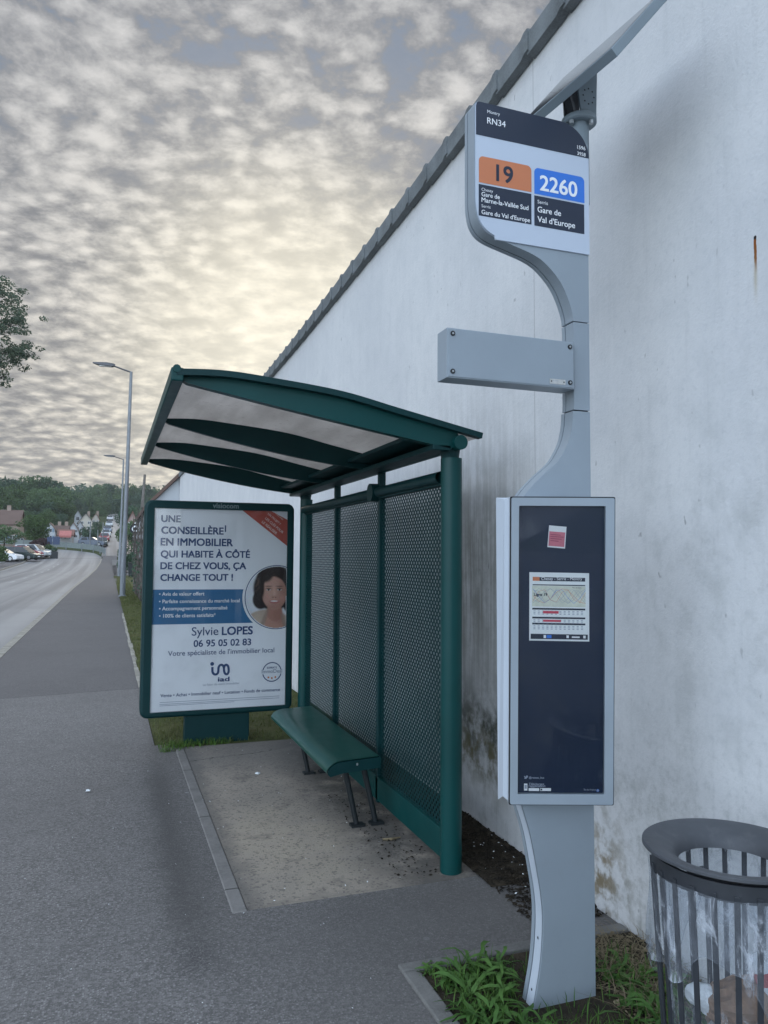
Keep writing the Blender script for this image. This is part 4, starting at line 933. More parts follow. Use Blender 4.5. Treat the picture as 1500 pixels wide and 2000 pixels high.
for k in range(120):
    w = 2*math.pi*k/119; r_, z_ = skirt(0, 0, w, 9); pts.append((BX+r_*math.cos(w), BY+r_*math.sin(w), z_))
b.tube(pts, .0010, n=5, caps=False); b.build('bag_hem', BAG, bi)
# rubbish inside: each piece its own thing
def crumple(name, label, cat, c, r, m, seed, sq=(1, 1, 1)):
    rg = np.random.default_rng(seed); bm = bmesh.new(); bmesh.ops.create_icosphere(bm, subdivisions=3, radius=1)
    dirs = rg.normal(size=(14, 3)); dirs /= np.linalg.norm(dirs, axis=1)[:, None]; am = rg.uniform(-.35, .30, 14)
    for v in bm.verts:
        n = np.array(v.co); k = 1 + sum(a*max(0, (n@d_))**3 for a, d_ in zip(am, dirs)) + .05*rg.normal()
        v.co = Vector((n[0]*k*r*sq[0], n[1]*k*r*sq[1], n[2]*k*r*sq[2]))
    me = bpy.data.meshes.new(name); bm.to_mesh(me); bm.free(); me.materials.append(m)
    o = bpy.data.objects.new(name, me); COL.objects.link(o); o.location = c; return tag(o, label, cat)
BROWNP = paint('brown_paper', (.26, .16, .10), .7, var=.3, scale=14); FOIL = paint('clear_wrap', (.45, .44, .43), .25, var=.3, scale=20)
crumple('paper_bag', 'crumpled brown paper bag inside the clear bin bag', 'paper bag', (BX-.045, BY-.055, .43), .075, BROWNP, 3, (1, 1, .8))
crumple('paper_napkin', 'crumpled white paper napkin at left inside the bin', 'paper napkin', (BX-.095, BY+.0, .42), .04, PAPER, 5)
crumple('food_wrapper', 'pale translucent food wrapper low in the bin bag', 'wrapper', (BX-.07, BY-.06, .35), .06, FOIL, 9)
crumple('cardboard_box', 'brown cardboard scrap behind the rubbish in the bin', 'cardboard', (BX+.05, BY+.03, .36), .08, BROWNP, 12)
cup = thing('drink_carton', 'white drink carton with red print and green cap in bin', 'drink carton', (BX+.035, BY-.085, .25))
ca = Vector((.35, -.25, -1)).normalized(); o0 = Vector((BX+.01, BY-.085, .55))
q1 = ca.orthogonal().normalized(); q2 = ca.cross(q1)
b = MB(); b.tube([o0, o0+ca*.03, o0+ca*.12], [.030, .036, .036], n=24); cb = b.build('carton_body', WHITEI, cup)
b = MB(); b.tube([o0+ca*.121, o0+ca*.126], .029, n=24); b.build('carton_end', WHITEI, cup)
GREENC = paint('green_cap', (.01, .22, .10), .35); b = MB(); b.tube([o0+ca*.1265+q1*.0, o0+ca*.142], .021, n=24); b.build('cap', GREENC, cup)
REDP = paint('red_print', (.50, .06, .06), .5); b = MB(); 
b.tube([o0+ca*.022, o0+ca*.055], .0364, n=24, caps=False); b.build('print', REDP, cup)

# ================================================================== street lamps and poles
def street_lamp(top, base, label, ztop, arm=-1.0):
    o = thing('street_lamp', label, 'street lamp', base, 0, 'street lamps along the pavement')
    bx, by, bz = base; lean = .012
    tx = bx + lean*(ztop-bz)
    b = MB(); b.tube([(bx, by, bz-.05), (bx, by, bz+1.2), (bx+.3*(tx-bx), by, bz+.3*(ztop-bz)), (tx, by, ztop)], [.105, .10, .085, .055], n=16); b.lathe([(.0, .0), (.16, .0), (.16, .02), (.11, .05)], (bx, by, bz), None, 16); p = b.build('pole', GALV, o)
    b = MB(); b.box((bx-.045, by-.112, bz+.5), (bx+.045, by-.085, bz+.95)); b.build('hatch', GALV, p)
    b = MB(); b.tube([(tx, by, ztop-.02), (tx-.25, by, ztop+.05), (tx-.62, by, ztop+.16)], .032, n=10); b.build('arm', LAMPD, o)
    b = MB(); hx, hz = tx-.60, ztop+.165
    rows = []
    for k, (dx, w, h0, h1) in enumerate(((0, .05, -.03, .05), (-.08, .12, -.05, .07), (-.34, .15, -.05, .09), (-.64, .12, -.02, .075), (-.82, .05, .03, .07))):
        rows.append([(hx+dx, by-w, hz+h0+.02), (hx+dx, by-w*.7, hz+h1+.02), (hx+dx, by+w*.7, hz+h1+.02), (hx+dx, by+w, hz+h0+.02), (hx+dx, by-w, hz+h0+.02)])
    b.grid(rows, smooth=False); b.poly(rows[0][:4][::-1]); b.poly(rows[-1][:4]); h = b.build('lamp_head', LAMPD, o, bevel=.01)
    b = MB(); b.box((hx-.58, by-.08, hz-.045), (hx-.13, by+.08, hz-.02)); b.build('lens', LENS, h)
street_lamp(None, (.56, 31.2, 0), 'tall grey street lamp nearest the bus shelter, larger of the two', at(255, 726, 31.2).z)
street_lamp(None, (.80, 60.0, .08), 'smaller looking grey street lamp further along the pavement', at(240, 897, 60).z)
def simple_pole(name, label, cat, px, Y, ytop, r, m, group=None, ybase=None, lean=0.0):
    p = at(px, 1080, Y); zt = at(px, ytop, Y).z; zb_ = zr(Y) if ybase is None else at(px, ybase, Y).z
    b = MB(); b.tube([(p.x, Y, zb_-.2), (p.x+lean*.5, Y, (zb_+zt)/2), (p.x+lean, Y, zt)], [r, r*.9, r*.6], n=8); o = b.build(name, m, origin=(p.x, Y, zb_)); return tag(o, label, cat, group)
simple_pole('utility_pole', 'weathered timber utility pole rising behind the low gabled house', 'utility pole', 268, 52, 926, .13, WOODP, lean=.35)
simple_pole('light_column', 'thin pale column left of the parked street cars, leftmost of three', 'column', 175, 128, 1022, .10, GALV, 'thin columns by the junction')
simple_pole('light_column', 'thin pale column beside the dark hedge, middle of three', 'column', 190, 126, 1035, .09, GALV, 'thin columns by the junction')
simple_pole('light_column', 'thin pale column closest to the climbing street, rightmost of three', 'column', 200, 130, 1020, .09, GALV, 'thin columns by the junction')
# sign post with a round black board beside the driveway
SY = 50; sp_ = at(264, 1033, SY); g0 = at(262, 1096, SY)
o = thing('round_sign', 'white post carrying a round black and white board near the vines', 'sign', (sp_.x, SY, 0))
b = MB(); b.tube([(sp_.x, SY, 0), (sp_.x, SY, sp_.z+.5)], .045, n=10); b.build('post', FRAMEW, o)
b = MB(); b.tube([(sp_.x, SY-.05, sp_.z), (sp_.x, SY-.09, sp_.z)], .32, n=24); bb = b.build('board', GAPM, o)
b = MB(); b.ring((sp_.x, SY-.094, sp_.z), (.20, 0, 0), (0, 0, .20), .55, n=24); b.build('white_ring', WHITEI, bb)
b = MB(); b.box((sp_.x-.17, SY-.09, sp_.z-.75), (sp_.x+.17, SY-.05, sp_.z-.38)); bb = b.build('lower_board', GAPM, o)
b = MB(); b.disc((sp_.x-.07, SY-.094, sp_.z-.48), (.06, 0, 0), (0, 0, .06), n=12); b.disc((sp_.x+.07, SY-.094, sp_.z-.48), (.06, 0, 0), (0, 0, .06), n=12); b.build('white_dots', WHITEI, bb)

# ================================================================== trees and shrubs
def leaf_cloud(n, blobs, size, seed, flat=.0):
    rg = np.random.default_rng(seed)
    B = np.array(blobs, float); wts = (B[:, 3]*B[:, 4]*B[:, 5])**.8; idx = rg.choice(len(B), n, p=wts/wts.sum())
    dv = rg.normal(size=(n, 3)); dv /= np.linalg.norm(dv, axis=1)[:, None]; rad = rg.uniform(.45, 1.0, n)**.5
    c = B[idx, :3] + dv*rad[:, None]*B[idx, 3:6]
    a = rg.normal(size=(n, 3)); a[:, 2] *= (1-flat); a /= np.linalg.norm(a, axis=1)[:, None]
    t = np.cross(a, rg.normal(size=(n, 3))); t /= np.linalg.norm(t, axis=1)[:, None]
    s = size*rg.uniform(.55, 1.25, n)[:, None]
    V = np.stack([c-a*s, c-t*s*.55+a*s*.1, c+a*s, c+t*s*.55+a*s*.1], 1).reshape(-1, 3)
    F = np.arange(n*4).reshape(n, 4)
    return V, F
def clumps(n, rx, rz, cz, seed, k=.42):
    rg = np.random.default_rng(seed); out = []
    for i in range(n):
        d_ = rg.normal(size=3); d_ /= np.linalg.norm(d_); q = rg.uniform(.25, 1)**.5
        s = rg.uniform(.7, 1.25)*k
        out.append((d_[0]*rx*.72*q, d_[1]*rx*.72*q, cz+d_[2]*rz*.72*q, rx*s, rx*s, rz*s*.8))
    return out
def crown_mesh(name, n, blobs, size, m, seed):
    V, F = leaf_cloud(n, blobs, size, seed); me = bpy.data.meshes.new(name); me.from_pydata(V.tolist(), [], F.tolist()); me.materials.append(m); return me
def trunk_geo(b, h, r, seed, nl=5, spread=.35):
    rg = random.Random(seed); b.tube([(0, 0, -.3), (.02, 0, h*.35), (rg.uniform(-.1, .1), 0, h*.7), (0, 0, h*.95)], [r, r*.8, r*.5, r*.15], n=8)
    for i in range(nl):
        w = rg.uniform(0, 6.28); z0 = h*rg.uniform(.3, .7); L = h*spread*rg.uniform(.7, 1.1)
        b.tube([(0, 0, z0), (L*.5*math.cos(w), L*.5*math.sin(w), z0+L*.45), (L*math.cos(w), L*math.sin(w), z0+L*.75)], [r*.4, r*.25, r*.08], n=6)
PROTO = {}
def proto(kind):
    if kind in PROTO: return PROTO[kind]
    if kind == 'round': cm = crown_mesh('crown', 2600, clumps(17, .50, .40, .60, 11), .030, LEAFA, 21)
    elif kind == 'dark': cm = crown_mesh('crown', 2600, clumps(16, .42, .42, .57, 12), .030, LEAFB, 22)
    elif kind == 'tall': cm = crown_mesh('crown', 2400, clumps(15, .30, .46, .53, 13, .5), .028, LEAFA, 23)
    elif kind == 'fresh': cm = crown_mesh('crown', 2600, clumps(16, .52, .42, .58, 14), .032, LEAFC, 24)
    elif kind == 'conifer':
        bl = [(0, 0, .14+.1*i, .30-.030*i, .30-.030*i, .09) for i in range(9)]; cm = crown_mesh('crown', 2200, bl, .028, LEAFB, 25)
    elif kind == 'purple': cm = crown_mesh('crown', 1600, clumps(12, .6, .40, .45, 15), .045, LEAFR, 26)
    elif kind == 'bush': cm = crown_mesh('crown', 1800, clumps(12, .6, .42, .45, 16), .045, LEAFC, 27)
    elif kind == 'bushdark': cm = crown_mesh('crown', 1800, clumps(12, .6, .42, .45, 17), .045, LEAFB, 28)
    b = MB(); trunk_geo(b, .8, .022, hash(kind) % 7 if False else len(kind), 5, .3); t = b.build('trunk', BARK)
    tm = t.data; bpy.data.objects.remove(t); PROTO[kind] = (cm, tm); return PROTO[kind]
def tree(name, kind, label, cat, X, Y, h, w=1.0, group=None, z=None, rz=None, trunk=True):
    cm, tm = proto(kind); z = zr(Y) if z is None else z
    o = bpy.data.objects.new(name, None); COL.objects.link(o); o.location = (X, Y, z); o.rotation_euler = (0, 0, random.uniform(0, 6.28) if rz is None else rz); o.scale = (h*w, h*w, h)
    tag(o, label, cat, group)
    c = bpy.data.objects.new('crown', cm); COL.objects.link(c); c.parent = o
    if trunk: t = bpy.data.objects.new('trunk', tm); COL.objects.link(t); t.parent = o
    return o
def xat(px, Y): return at(px, 1080, Y).x
def hat(py, Y, z=None): return at(200, py, Y).z - (zr(Y) if z is None else z)
# trees that stand apart in front of the wood
tree('tree', 'fresh', 'bright green rounded tree standing behind the row of parked cars', 'tree', xat(64, 128), 128, hat(1008, 128), 1.15)
tree('tree', 'round', 'green leafy tree at left edge in front of the brown house', 'tree', xat(8, 119), 119, hat(1026, 119), 1.3)
tree('tree', 'fresh', 'small yellowish green bush behind the houses, above the pale gable', 'tree', xat(88, 175), 175, hat(1000, 175), .9)
tree('tree', 'bushdark', 'dark green tree beside the junction, left of the climbing street', 'tree', xat(172, 142), 142, hat(1020, 142), .9)
tree('tree', 'dark', 'dark rounded tree left of the street cars, behind the thin columns', 'tree', xat(188, 150), 150, hat(1018, 150), .8)
tree('tree', 'dark', 'dark tree on the right side of the climbing street', 'tree', xat(247, 120), 120, hat(985, 120), .7)
tree('tree', 'round', 'green tree beside the pink house right of the lamp posts', 'tree', xat(256, 95), 95, hat(1010, 95), .7)
tree('shrub', 'purple', 'low purplish shrub at the right end of the parked cars', 'shrub', xat(80, 117), 117, 3.0, .9)
tree('shrub', 'bush', 'small clipped green bush beside the dark planter box', 'shrub', xat(96, 112), 112, 2.0, .75)
tree('shrub', 'bush', 'low green shrub at left photo edge by the parking', 'shrub', xat(-4, 88), 88, 2.6, .8)
tree('hedge', 'bushdark', 'dark clipped shrub hiding the driveway right of the lamp posts', 'shrub', xat(247, 62), 62, 2.6, .55)
# the wood on the hill: the crowns that can be told apart ...
sky_px = [(-10, 945), (10, 940), (30, 938), (52, 934), (72, 932), (92, 936), (108, 944), (122, 953), (140, 958), (156, 957), (170, 949), (184, 944), (200, 942), (214, 946), (230, 946), (246, 942), (262, 944), (280, 942), (300, 944), (320, 946)]
grp = 'trees of the wood on the far hill'
TL = 'one of the green trees crowding the wooded hill behind the far houses'
for i, (px, py) in enumerate(sky_px):
    Y = 225 if px < 118 else 330
    tree('tree', ['round', 'dark', 'tall', 'round'][i % 4], TL, 'tree', xat(px, Y), Y+random.uniform(-6, 6), hat(py+random.uniform(-3, 3), Y)*1.0, random.uniform(.75, 1.0) if px < 118 else random.uniform(.8, 1.05), grp, trunk=False)
rows = [(215, -10, 130, 12, 950, 962), (205, -8, 130, 12, 972, 986), (192, -12, 125, 14, 992, 1006), (300, 110, 300, 14, 958, 968), (270, 105, 300, 14, 972, 984), (245, 125, 300, 14, 985, 998), (182, 20, 80, 16, 1006, 1014)]
for Y, p0, p1, st, y0, y1 in rows:
    px = p0
    while px < p1:
        if not (205 < px < 226 and Y < 300):
            kd = random.choice(['round', 'dark', 'tall', 'dark', 'conifer', 'round']) if Y > 230 else random.choice(['round', 'round', 'tall', 'dark', 'fresh'])
            yy_ = Y+random.uniform(-7, 7); hgt = hat(random.uniform(y0, y1), yy_); tree('tree', kd, TL, 'tree', xat(px, yy_), yy_, hgt, random.uniform(.75, 1.15), grp, trunk=False)
        px += st*random.uniform(.75, 1.2)
# ... and the mass behind them
V = []; F = []; rg = np.random.default_rng(5); nb = 0
bl = []
for i in range(150):
    X = rg.uniform(-75, 75); Y = rg.uniform(345, 400); bl.append((X, Y, zr(Y)+rg.uniform(2, 8), 6, 6, 5))
for i in range(90):
    X = rg.uniform(-60, -14); Y = rg.uniform(235, 265); bl.append((X, Y, zr(Y)+rg.uniform(2, 8), 5, 5, 4.5))
V, F = leaf_cloud(16000, bl, 1.0, 6); me = bpy.data.meshes.new('far_wood'); me.from_pydata(V.tolist(), [], F.tolist()); me.materials.append(LEAFB)
o = bpy.data.objects.new('far_wood', me); COL.objects.link(o); tag(o, 'dark mass of woodland along the far hilltop', 'woodland', kind='stuff')
# tall tree reaching in from the left edge
def big_tree():
    Y = 60; base = (-15.5, Y, zr(Y)); o = thing('pine_tree', 'tall pine whose branches reach in from the left edge against the sky', 'tree', base)
    b = MB(); b.tube([(-15.5, Y, zr(Y)-.3), (-15.3, Y, 9), (-15.2, Y, 17), (-15.1, Y, 25)], [.42, .34, .24, .08], n=10); b.build('trunk', BARK, o)
    ends = []
    lb = MB(); tuft = []
    rg = np.random.default_rng(4)
    for px, py, big in ((22, 598, 1.0), (38, 634, .9), (12, 640, 1.1), (30, 690, .9), (40, 684, .6), (10, 700, 1.0), (12, 735, .6), (-8, 575, 1.2), (-30, 620, 1.3), (-30, 690, 1.2), (-60, 560, 1.3), (-50, 740, 1.1), (6, 572, .9), (-90, 640, 1.4), (-80, 720, 1.3)):
        e = at(px, py, Y + rg.uniform(-1.5, 1.5)); s_ = Vector((-15.25, Y, e.z-1.6)); mdl = (s_+e)/2 + Vector((0, 0, -.5)); lb.tube([s_, mdl, e], [.09, .06, .02], n=6)
        for k in range(int(22*big)):
            d_ = rg.normal(size=3)*np.array([.75, .8, .42])*big; tuft.append((e.x+d_[0], e.y+d_[1], e.z+d_[2], .34, .34, .20))
    for k in range(120):
        w = rg.uniform(0, 6.28); r_ = rg.uniform(.5, 1)*5.2; z_ = rg.uniform(11.5, 24); r_ *= min(1, (26-z_)/9)
        tuft.append((-15.3+r_*math.cos(w)-.6, Y+r_*math.sin(w), z_, .9, .9, .4))
    lb.build('branches', BARK, o)
    V, F = leaf_cloud(70000, tuft, .085, 8); V -= np.array(base); me = bpy.data.meshes.new('crown'); me.from_pydata(V.tolist(), [], F.tolist()); me.materials.append(LEAFP)
    c = bpy.data.objects.new('crown', me); COL.objects.link(c); c.parent = o
big_tree()

# ================================================================== houses
def house(name, label, X0, X1, Ya, Yb, zb, hw, hr, wall, roof, ridge='y', wins=(), door=None, chim=None, shut=None, over=.3):
    """gabled house; ridge 'y': gable faces the viewer, ridge 'x': eaves face the viewer"""
    o = thing(name, label, 'house', ((X0+X1)/2, Ya, zb))
    b = MB(); xm, ym = (X0+X1)/2, (Ya+Yb)/2
    b.box((X0, Ya, zb-1.5), (X1, Yb, zb+hw))
    if ridge == 'y': b.prism([(X0, Ya, zb+hw), (X1, Ya, zb+hw), (xm, Ya, zb+hr)], (0, Yb-Ya, 0))
    else: b.prism([(X0, Ya, zb+hw), (X0, Yb, zb+hw), (X0, ym, zb+hr)], (X1-X0, 0, 0))
    b.build('wall', wall, o)
    b = MB(); t = .16
    if ridge == 'y':
        for sx_, xe in ((-1, X0), (1, X1)):
            k = (hr-hw)/abs(xe-xm); xo = xe+sx_*over; b.prism([(xo, Ya-over, zb+hw-k*over+.02), (xm, Ya-over, zb+hr+.02), (xm, Ya-over, zb+hr+t), (xo, Ya-over, zb+hw-k*over+t)], (0, Yb-Ya+2*over, 0))
    else:
        for sy_, ye in ((-1, Ya), (1, Yb)):
            k = (hr-hw)/abs(ye-ym); yo = ye+sy_*over; b.prism([(X0-over, yo, zb+hw-k*over+.02), (X0-over, ym, zb+hr+.02), (X0-over, ym, zb+hr+t), (X0-over, yo, zb+hw-k*over+t)], (X1-X0+2*over, 0, 0))
    rf = b.build('roof', roof, o)
    if chim:
        for cx in chim:
            b = MB(); b.box((cx-.3, ym-.3, zb+hr-.8), (cx+.3, ym+.3, zb+hr+.9)); b.build('chimney', HW[2], rf)
    for (wx, wz, ww, wh) in wins:
        b = MB(); b.box((wx-ww/2-.06, Ya-.03, zb+wz-.06), (wx+ww/2+.06, Ya-.003, zb+wz+wh+.06)); f_ = b.build('window', FRAMEW, o)
        b = MB(); b.box((wx-ww/2, Ya-.036, zb+wz), (wx-.03, Ya-.032, zb+wz+wh)); b.box((wx+.03, Ya-.036, zb+wz), (wx+ww/2, Ya-.032, zb+wz+wh)); b.build('pane', WIN, f_)
        if shut:
            for sg in (-1, 1): b = MB(); b.box((wx+sg*(ww/2+.07), Ya-.05, zb+wz-.05), (wx+sg*(ww/2+.07+ww*.5), Ya-.004, zb+wz+wh+.05)); b.build('shutter', shut, o)
    if door:
        b = MB(); b.box((door-.5, Ya-.03, zb), (door+.5, Ya-.004, zb+2.1)); b.build('door', SHUT, o)
    return o
def hpx(name, label, px0, px1, yb, ye, yr, Y, depth, wall, roof, ridge, nw=2, floors=1, **kw):
    """house set out from its surveyed front: left/right, foot, eave and ridge heights at depth Y"""
    x0, x1 = xat(px0, Y), xat(px1, Y); zb = at(px0, yb, Y).z
    hw = at(px0, ye, Y).z-zb; hr = at(px0, yr, Y).z-zb; wins = []
    for f in range(floors):
        for i in range(nw):
            wins.append((x0+(x1-x0)*(i+.5)/nw, .9+f*hw/floors, min(1.1, (x1-x0)/nw*.4), min(1.3, hw/floors*.45)))
    return house(name, label, x0, x1, Y, Y+depth, zb, hw, hr, wall, roof, ridge, wins, **kw)
# low gabled house joined to the far end of the white building
house('house', 'white gabled house just beyond the long wall, its eave above the advertising panel', 1.22, 5.2, 25.03, 37, -.1, 3.28, 5.35, HW[0], ROOFB, 'y', over=.16)
hpx('house', 'brown house with tiled roof and chimney at left photo edge behind cars', -55, 34, 1072, 1022, 993, 137, 9, HW[2], ROOFB, 'x', 4, 1, chim=[xat(8, 137)], shut=SHUT)
hpx('house', 'small tan annex with a sloping roof behind the parked cars', 26, 52, 1068, 1056, 1046, 131, 5, HW[2], ROOFB, 'y', 1)
hpx('house', 'pale blue white gabled house facing the bend, behind the direction signs', 85, 106, 1062, 1034, 1021, 156, 9, HW[0], ROOFB, 'y', 1, 2, shut=SHUT)
hpx('house', 'long brown roofed house adjoining the pale gable at its right', 106, 130, 1060, 1038, 1026, 160, 8, HW[3], ROOFB, 'x', 3, 1, chim=[xat(112, 160), xat(126, 160)])
hpx('house', 'low shop house with faded pink awning facing the road bend', 113, 140, 1062, 1046, 1034, 150, 7, HW[4], ROOFR, 'x', 3, 1)
hpx('house', 'white house with brown roof sloping to the right above the bend', 130, 153, 1058, 1038, 1021, 168, 9, HW[0], ROOFB, 'y', 2, 2)
hpx('house', 'tall white gabled house in front of the large cream gable', 147, 163, 1052, 1032, 1019, 176, 8, HW[0], ROOFG, 'y', 2, 2)
hpx('house', 'large cream gabled house with slate roof, tallest of the hillside houses', 151, 180, 1040, 1020, 1003, 200, 10, HW[1], ROOFG, 'y', 2, 2, chim=[xat(170, 200)])
hpx('house', 'small white gable high on the hill above the large cream house', 143, 157, 1022, 1008, 997, 232, 9, HW[0], ROOFG, 'y', 1, 1)
hpx('house', 'cream house with red roof at the left of the climbing street', 178, 192, 1030, 1014, 1003, 215, 9, HW[1], ROOFR, 'y', 2, 1, chim=[xat(188, 215)])
hpx('house', 'white end house at the top of the climbing street', 210, 222, 1012, 1006, 1000, 330, 8, HW[0], ROOFG, 'x', 2, 1)
hpx('house', 'pink walled house with red roof glimpsed right of the lamp posts', 246, 268, 1062, 1022, 1000, 118, 9, HW[3], ROOFR, 'y', 2, 2)
# awning, railing, signs by the bend
AW = paint('awning_pink', (.46, .16, .14), .7, var=.15); Y = 148
o = thing('awning', 'faded pink and orange awning over the shop front by the bend', 'awning', (xat(125, Y), Y, zr(Y)))
b = MB(); a, c = xat(114, Y), xat(138, Y); zt, zl = at(125, 1036, Y).z, at(125, 1046, Y).z; b.prism([(a, Y+1.9, zt), (a, Y, zl), (a, Y, zl-.35), (a, Y+1.9, zt-.2)], (c-a, 0, 0)); b.build('canopy', AW, o)
for xx in (a+.1, c-.1): b = MB(); b.tube([(xx, Y+.1, zr(Y)-.2), (xx, Y+.1, zl-.2)], .04, n=6); b.build('post', GALV, o)
FN = paint('rail_grey_green', (.17, .20, .19), .6)
o = thing('guard_rail', 'grey green panel railing along the outside of the road bend', 'railing', (-5, 125, zr(125)))
RO = [(q[0]+.5, q[1]+.9) for q in RE if q[1] > 113 and q[1] < 140]
for i, (p, q) in enumerate(zip(RO[:-1:2], RO[2::2])):
    z0, z1 = zr(p[1]), zr(q[1]); b = MB(); b.raw([(p[0], p[1], z0+.15), (q[0], q[1], z1+.15), (q[0], q[1], z1+.95), (p[0], p[1], z0+.95), (p[0], p[1]+.06, z0+.15), (q[0], q[1]+.06, z1+.15), (q[0], q[1]+.06, z1+.95), (p[0], p[1]+.06, z0+.95)], [(0, 1, 2, 3), (7, 6, 5, 4), (3, 2, 6, 7), (0, 4, 5, 1)]); b.build('rail_panel', FN, o)
    b = MB(); b.tube([(p[0], p[1], z0-.3), (p[0], p[1], z0+1.0)], .06, n=8); b.build('post', GALV, o)
SIGNB = paint('direction_blue', (.025, .045, .10), .5)
for lab, px, py, w_, h_ in (('dark blue direction sign on two posts, left one by the bend', 97, 1056, .7, 1.0), ('dark blue direction sign beside the planter, right one by the bend', 110, 1056, .9, 1.1)):
    Y = 116; p = at(px, py, Y); o = thing('direction_sign', lab, 'road sign', (p.x, Y, zr(Y)), 0, 'direction signs by the bend')
    b = MB(); b.box((p.x-w_/2, Y-.03, p.z-h_/2), (p.x+w_/2, Y+.03, p.z+h_/2)); b.build('board', SIGNB, o, bevel=.01)
    b = MB(); b.tube([(p.x, Y+.06, zr(Y)-.2), (p.x, Y+.06, p.z+h_/2)], .05, n=8); b.build('post', GALV, o)
Y = 110; p = at(106, 1080, Y)
o = thing('planter', 'black planter box on the corner of the road bend', 'planter', (p.x, Y, zr(Y)))
b = MB(); b.box((p.x-.45, Y-.4, zr(Y)-.2), (p.x+.45, Y+.4, zr(Y)+.8)); b.build('box', LEGM, o, bevel=.03)
V, F = leaf_cloud(300, [(0, 0, 1.0, .4, .35, .3)], .10, 31); me = bpy.data.meshes.new('plants'); me.from_pydata(V.tolist(), [], F.tolist()); me.materials.append(LEAFB); c = bpy.data.objects.new('plants', me); COL.objects.link(c); c.parent = o
Y = 58; p = at(244, 1085, Y)
o = thing('wheelie_bin', 'black wheelie bin standing at the driveway right of the lamp posts', 'bin', (p.x+.55, Y, zr(Y)))
b = MB(); x_ = p.x+.55; z_ = zr(Y); b.raw([(x_-.26, Y-.3, z_+.06), (x_+.26, Y-.3, z_+.06), (x_+.26, Y+.3, z_+.06), (x_-.26, Y+.3, z_+.06), (x_-.32, Y-.37, z_+1.0), (x_+.32, Y-.37, z_+1.0), (x_+.32, Y+.37, z_+1.0), (x_-.32, Y+.37, z_+1.0)], [(0, 3, 2, 1), (4, 5, 6, 7), (0, 1, 5, 4), (1, 2, 6, 5), (2, 3, 7, 6), (3, 0, 4, 7)]); b.build('body', LEGM, o, bevel=.02)
b = MB(); b.box((x_-.34, Y-.40, z_+1.0), (x_+.34, Y+.38, z_+1.06)); b.build('lid', LEGM, o, bevel=.015)
for sg in (-.22, .22): b = MB(); b.tube([(x_+sg-.03, Y+.3, z_+.1), (x_+sg+.03, Y+.3, z_+.1)], .1, n=12); b.build('wheel', TYRE, o)
# bare climbing stems on the side of the low house
rg = random.Random(3)
o = thing('climbing_plant', 'tangled bare climbing stems and leaves on the far house corner', 'climbing plant', (1.1, 27, 0))
b = MB()
for i in range(46):
    y0 = rg.uniform(25.3, 36); x0 = 1.17; pts = []; z0 = 0; dx = 0
    for k in range(7): pts.append((x0-rg.uniform(0, .10)-k*.02, y0+rg.uniform(-.35, .35)+k*rg.uniform(-.1, .1), k*rg.uniform(.40, .56)))
    b.tube(pts, [.022, .02, .018, .015, .012, .009, .005], n=5)
b.build('stems', TWIG, o)
V, F = leaf_cloud(450, [(1.08, rg.uniform(25.5, 36), rg.uniform(.4, 3.0), .16, .7, .5) for _ in range(26)], .06, 33); V -= np.array((1.1, 27, 0)); me = bpy.data.meshes.new('leaves'); me.from_pydata(V.tolist(), [], F.tolist()); me.materials.append(LEAFB); c = bpy.data.objects.new('leaves', me); COL.objects.link(c); c.parent = o

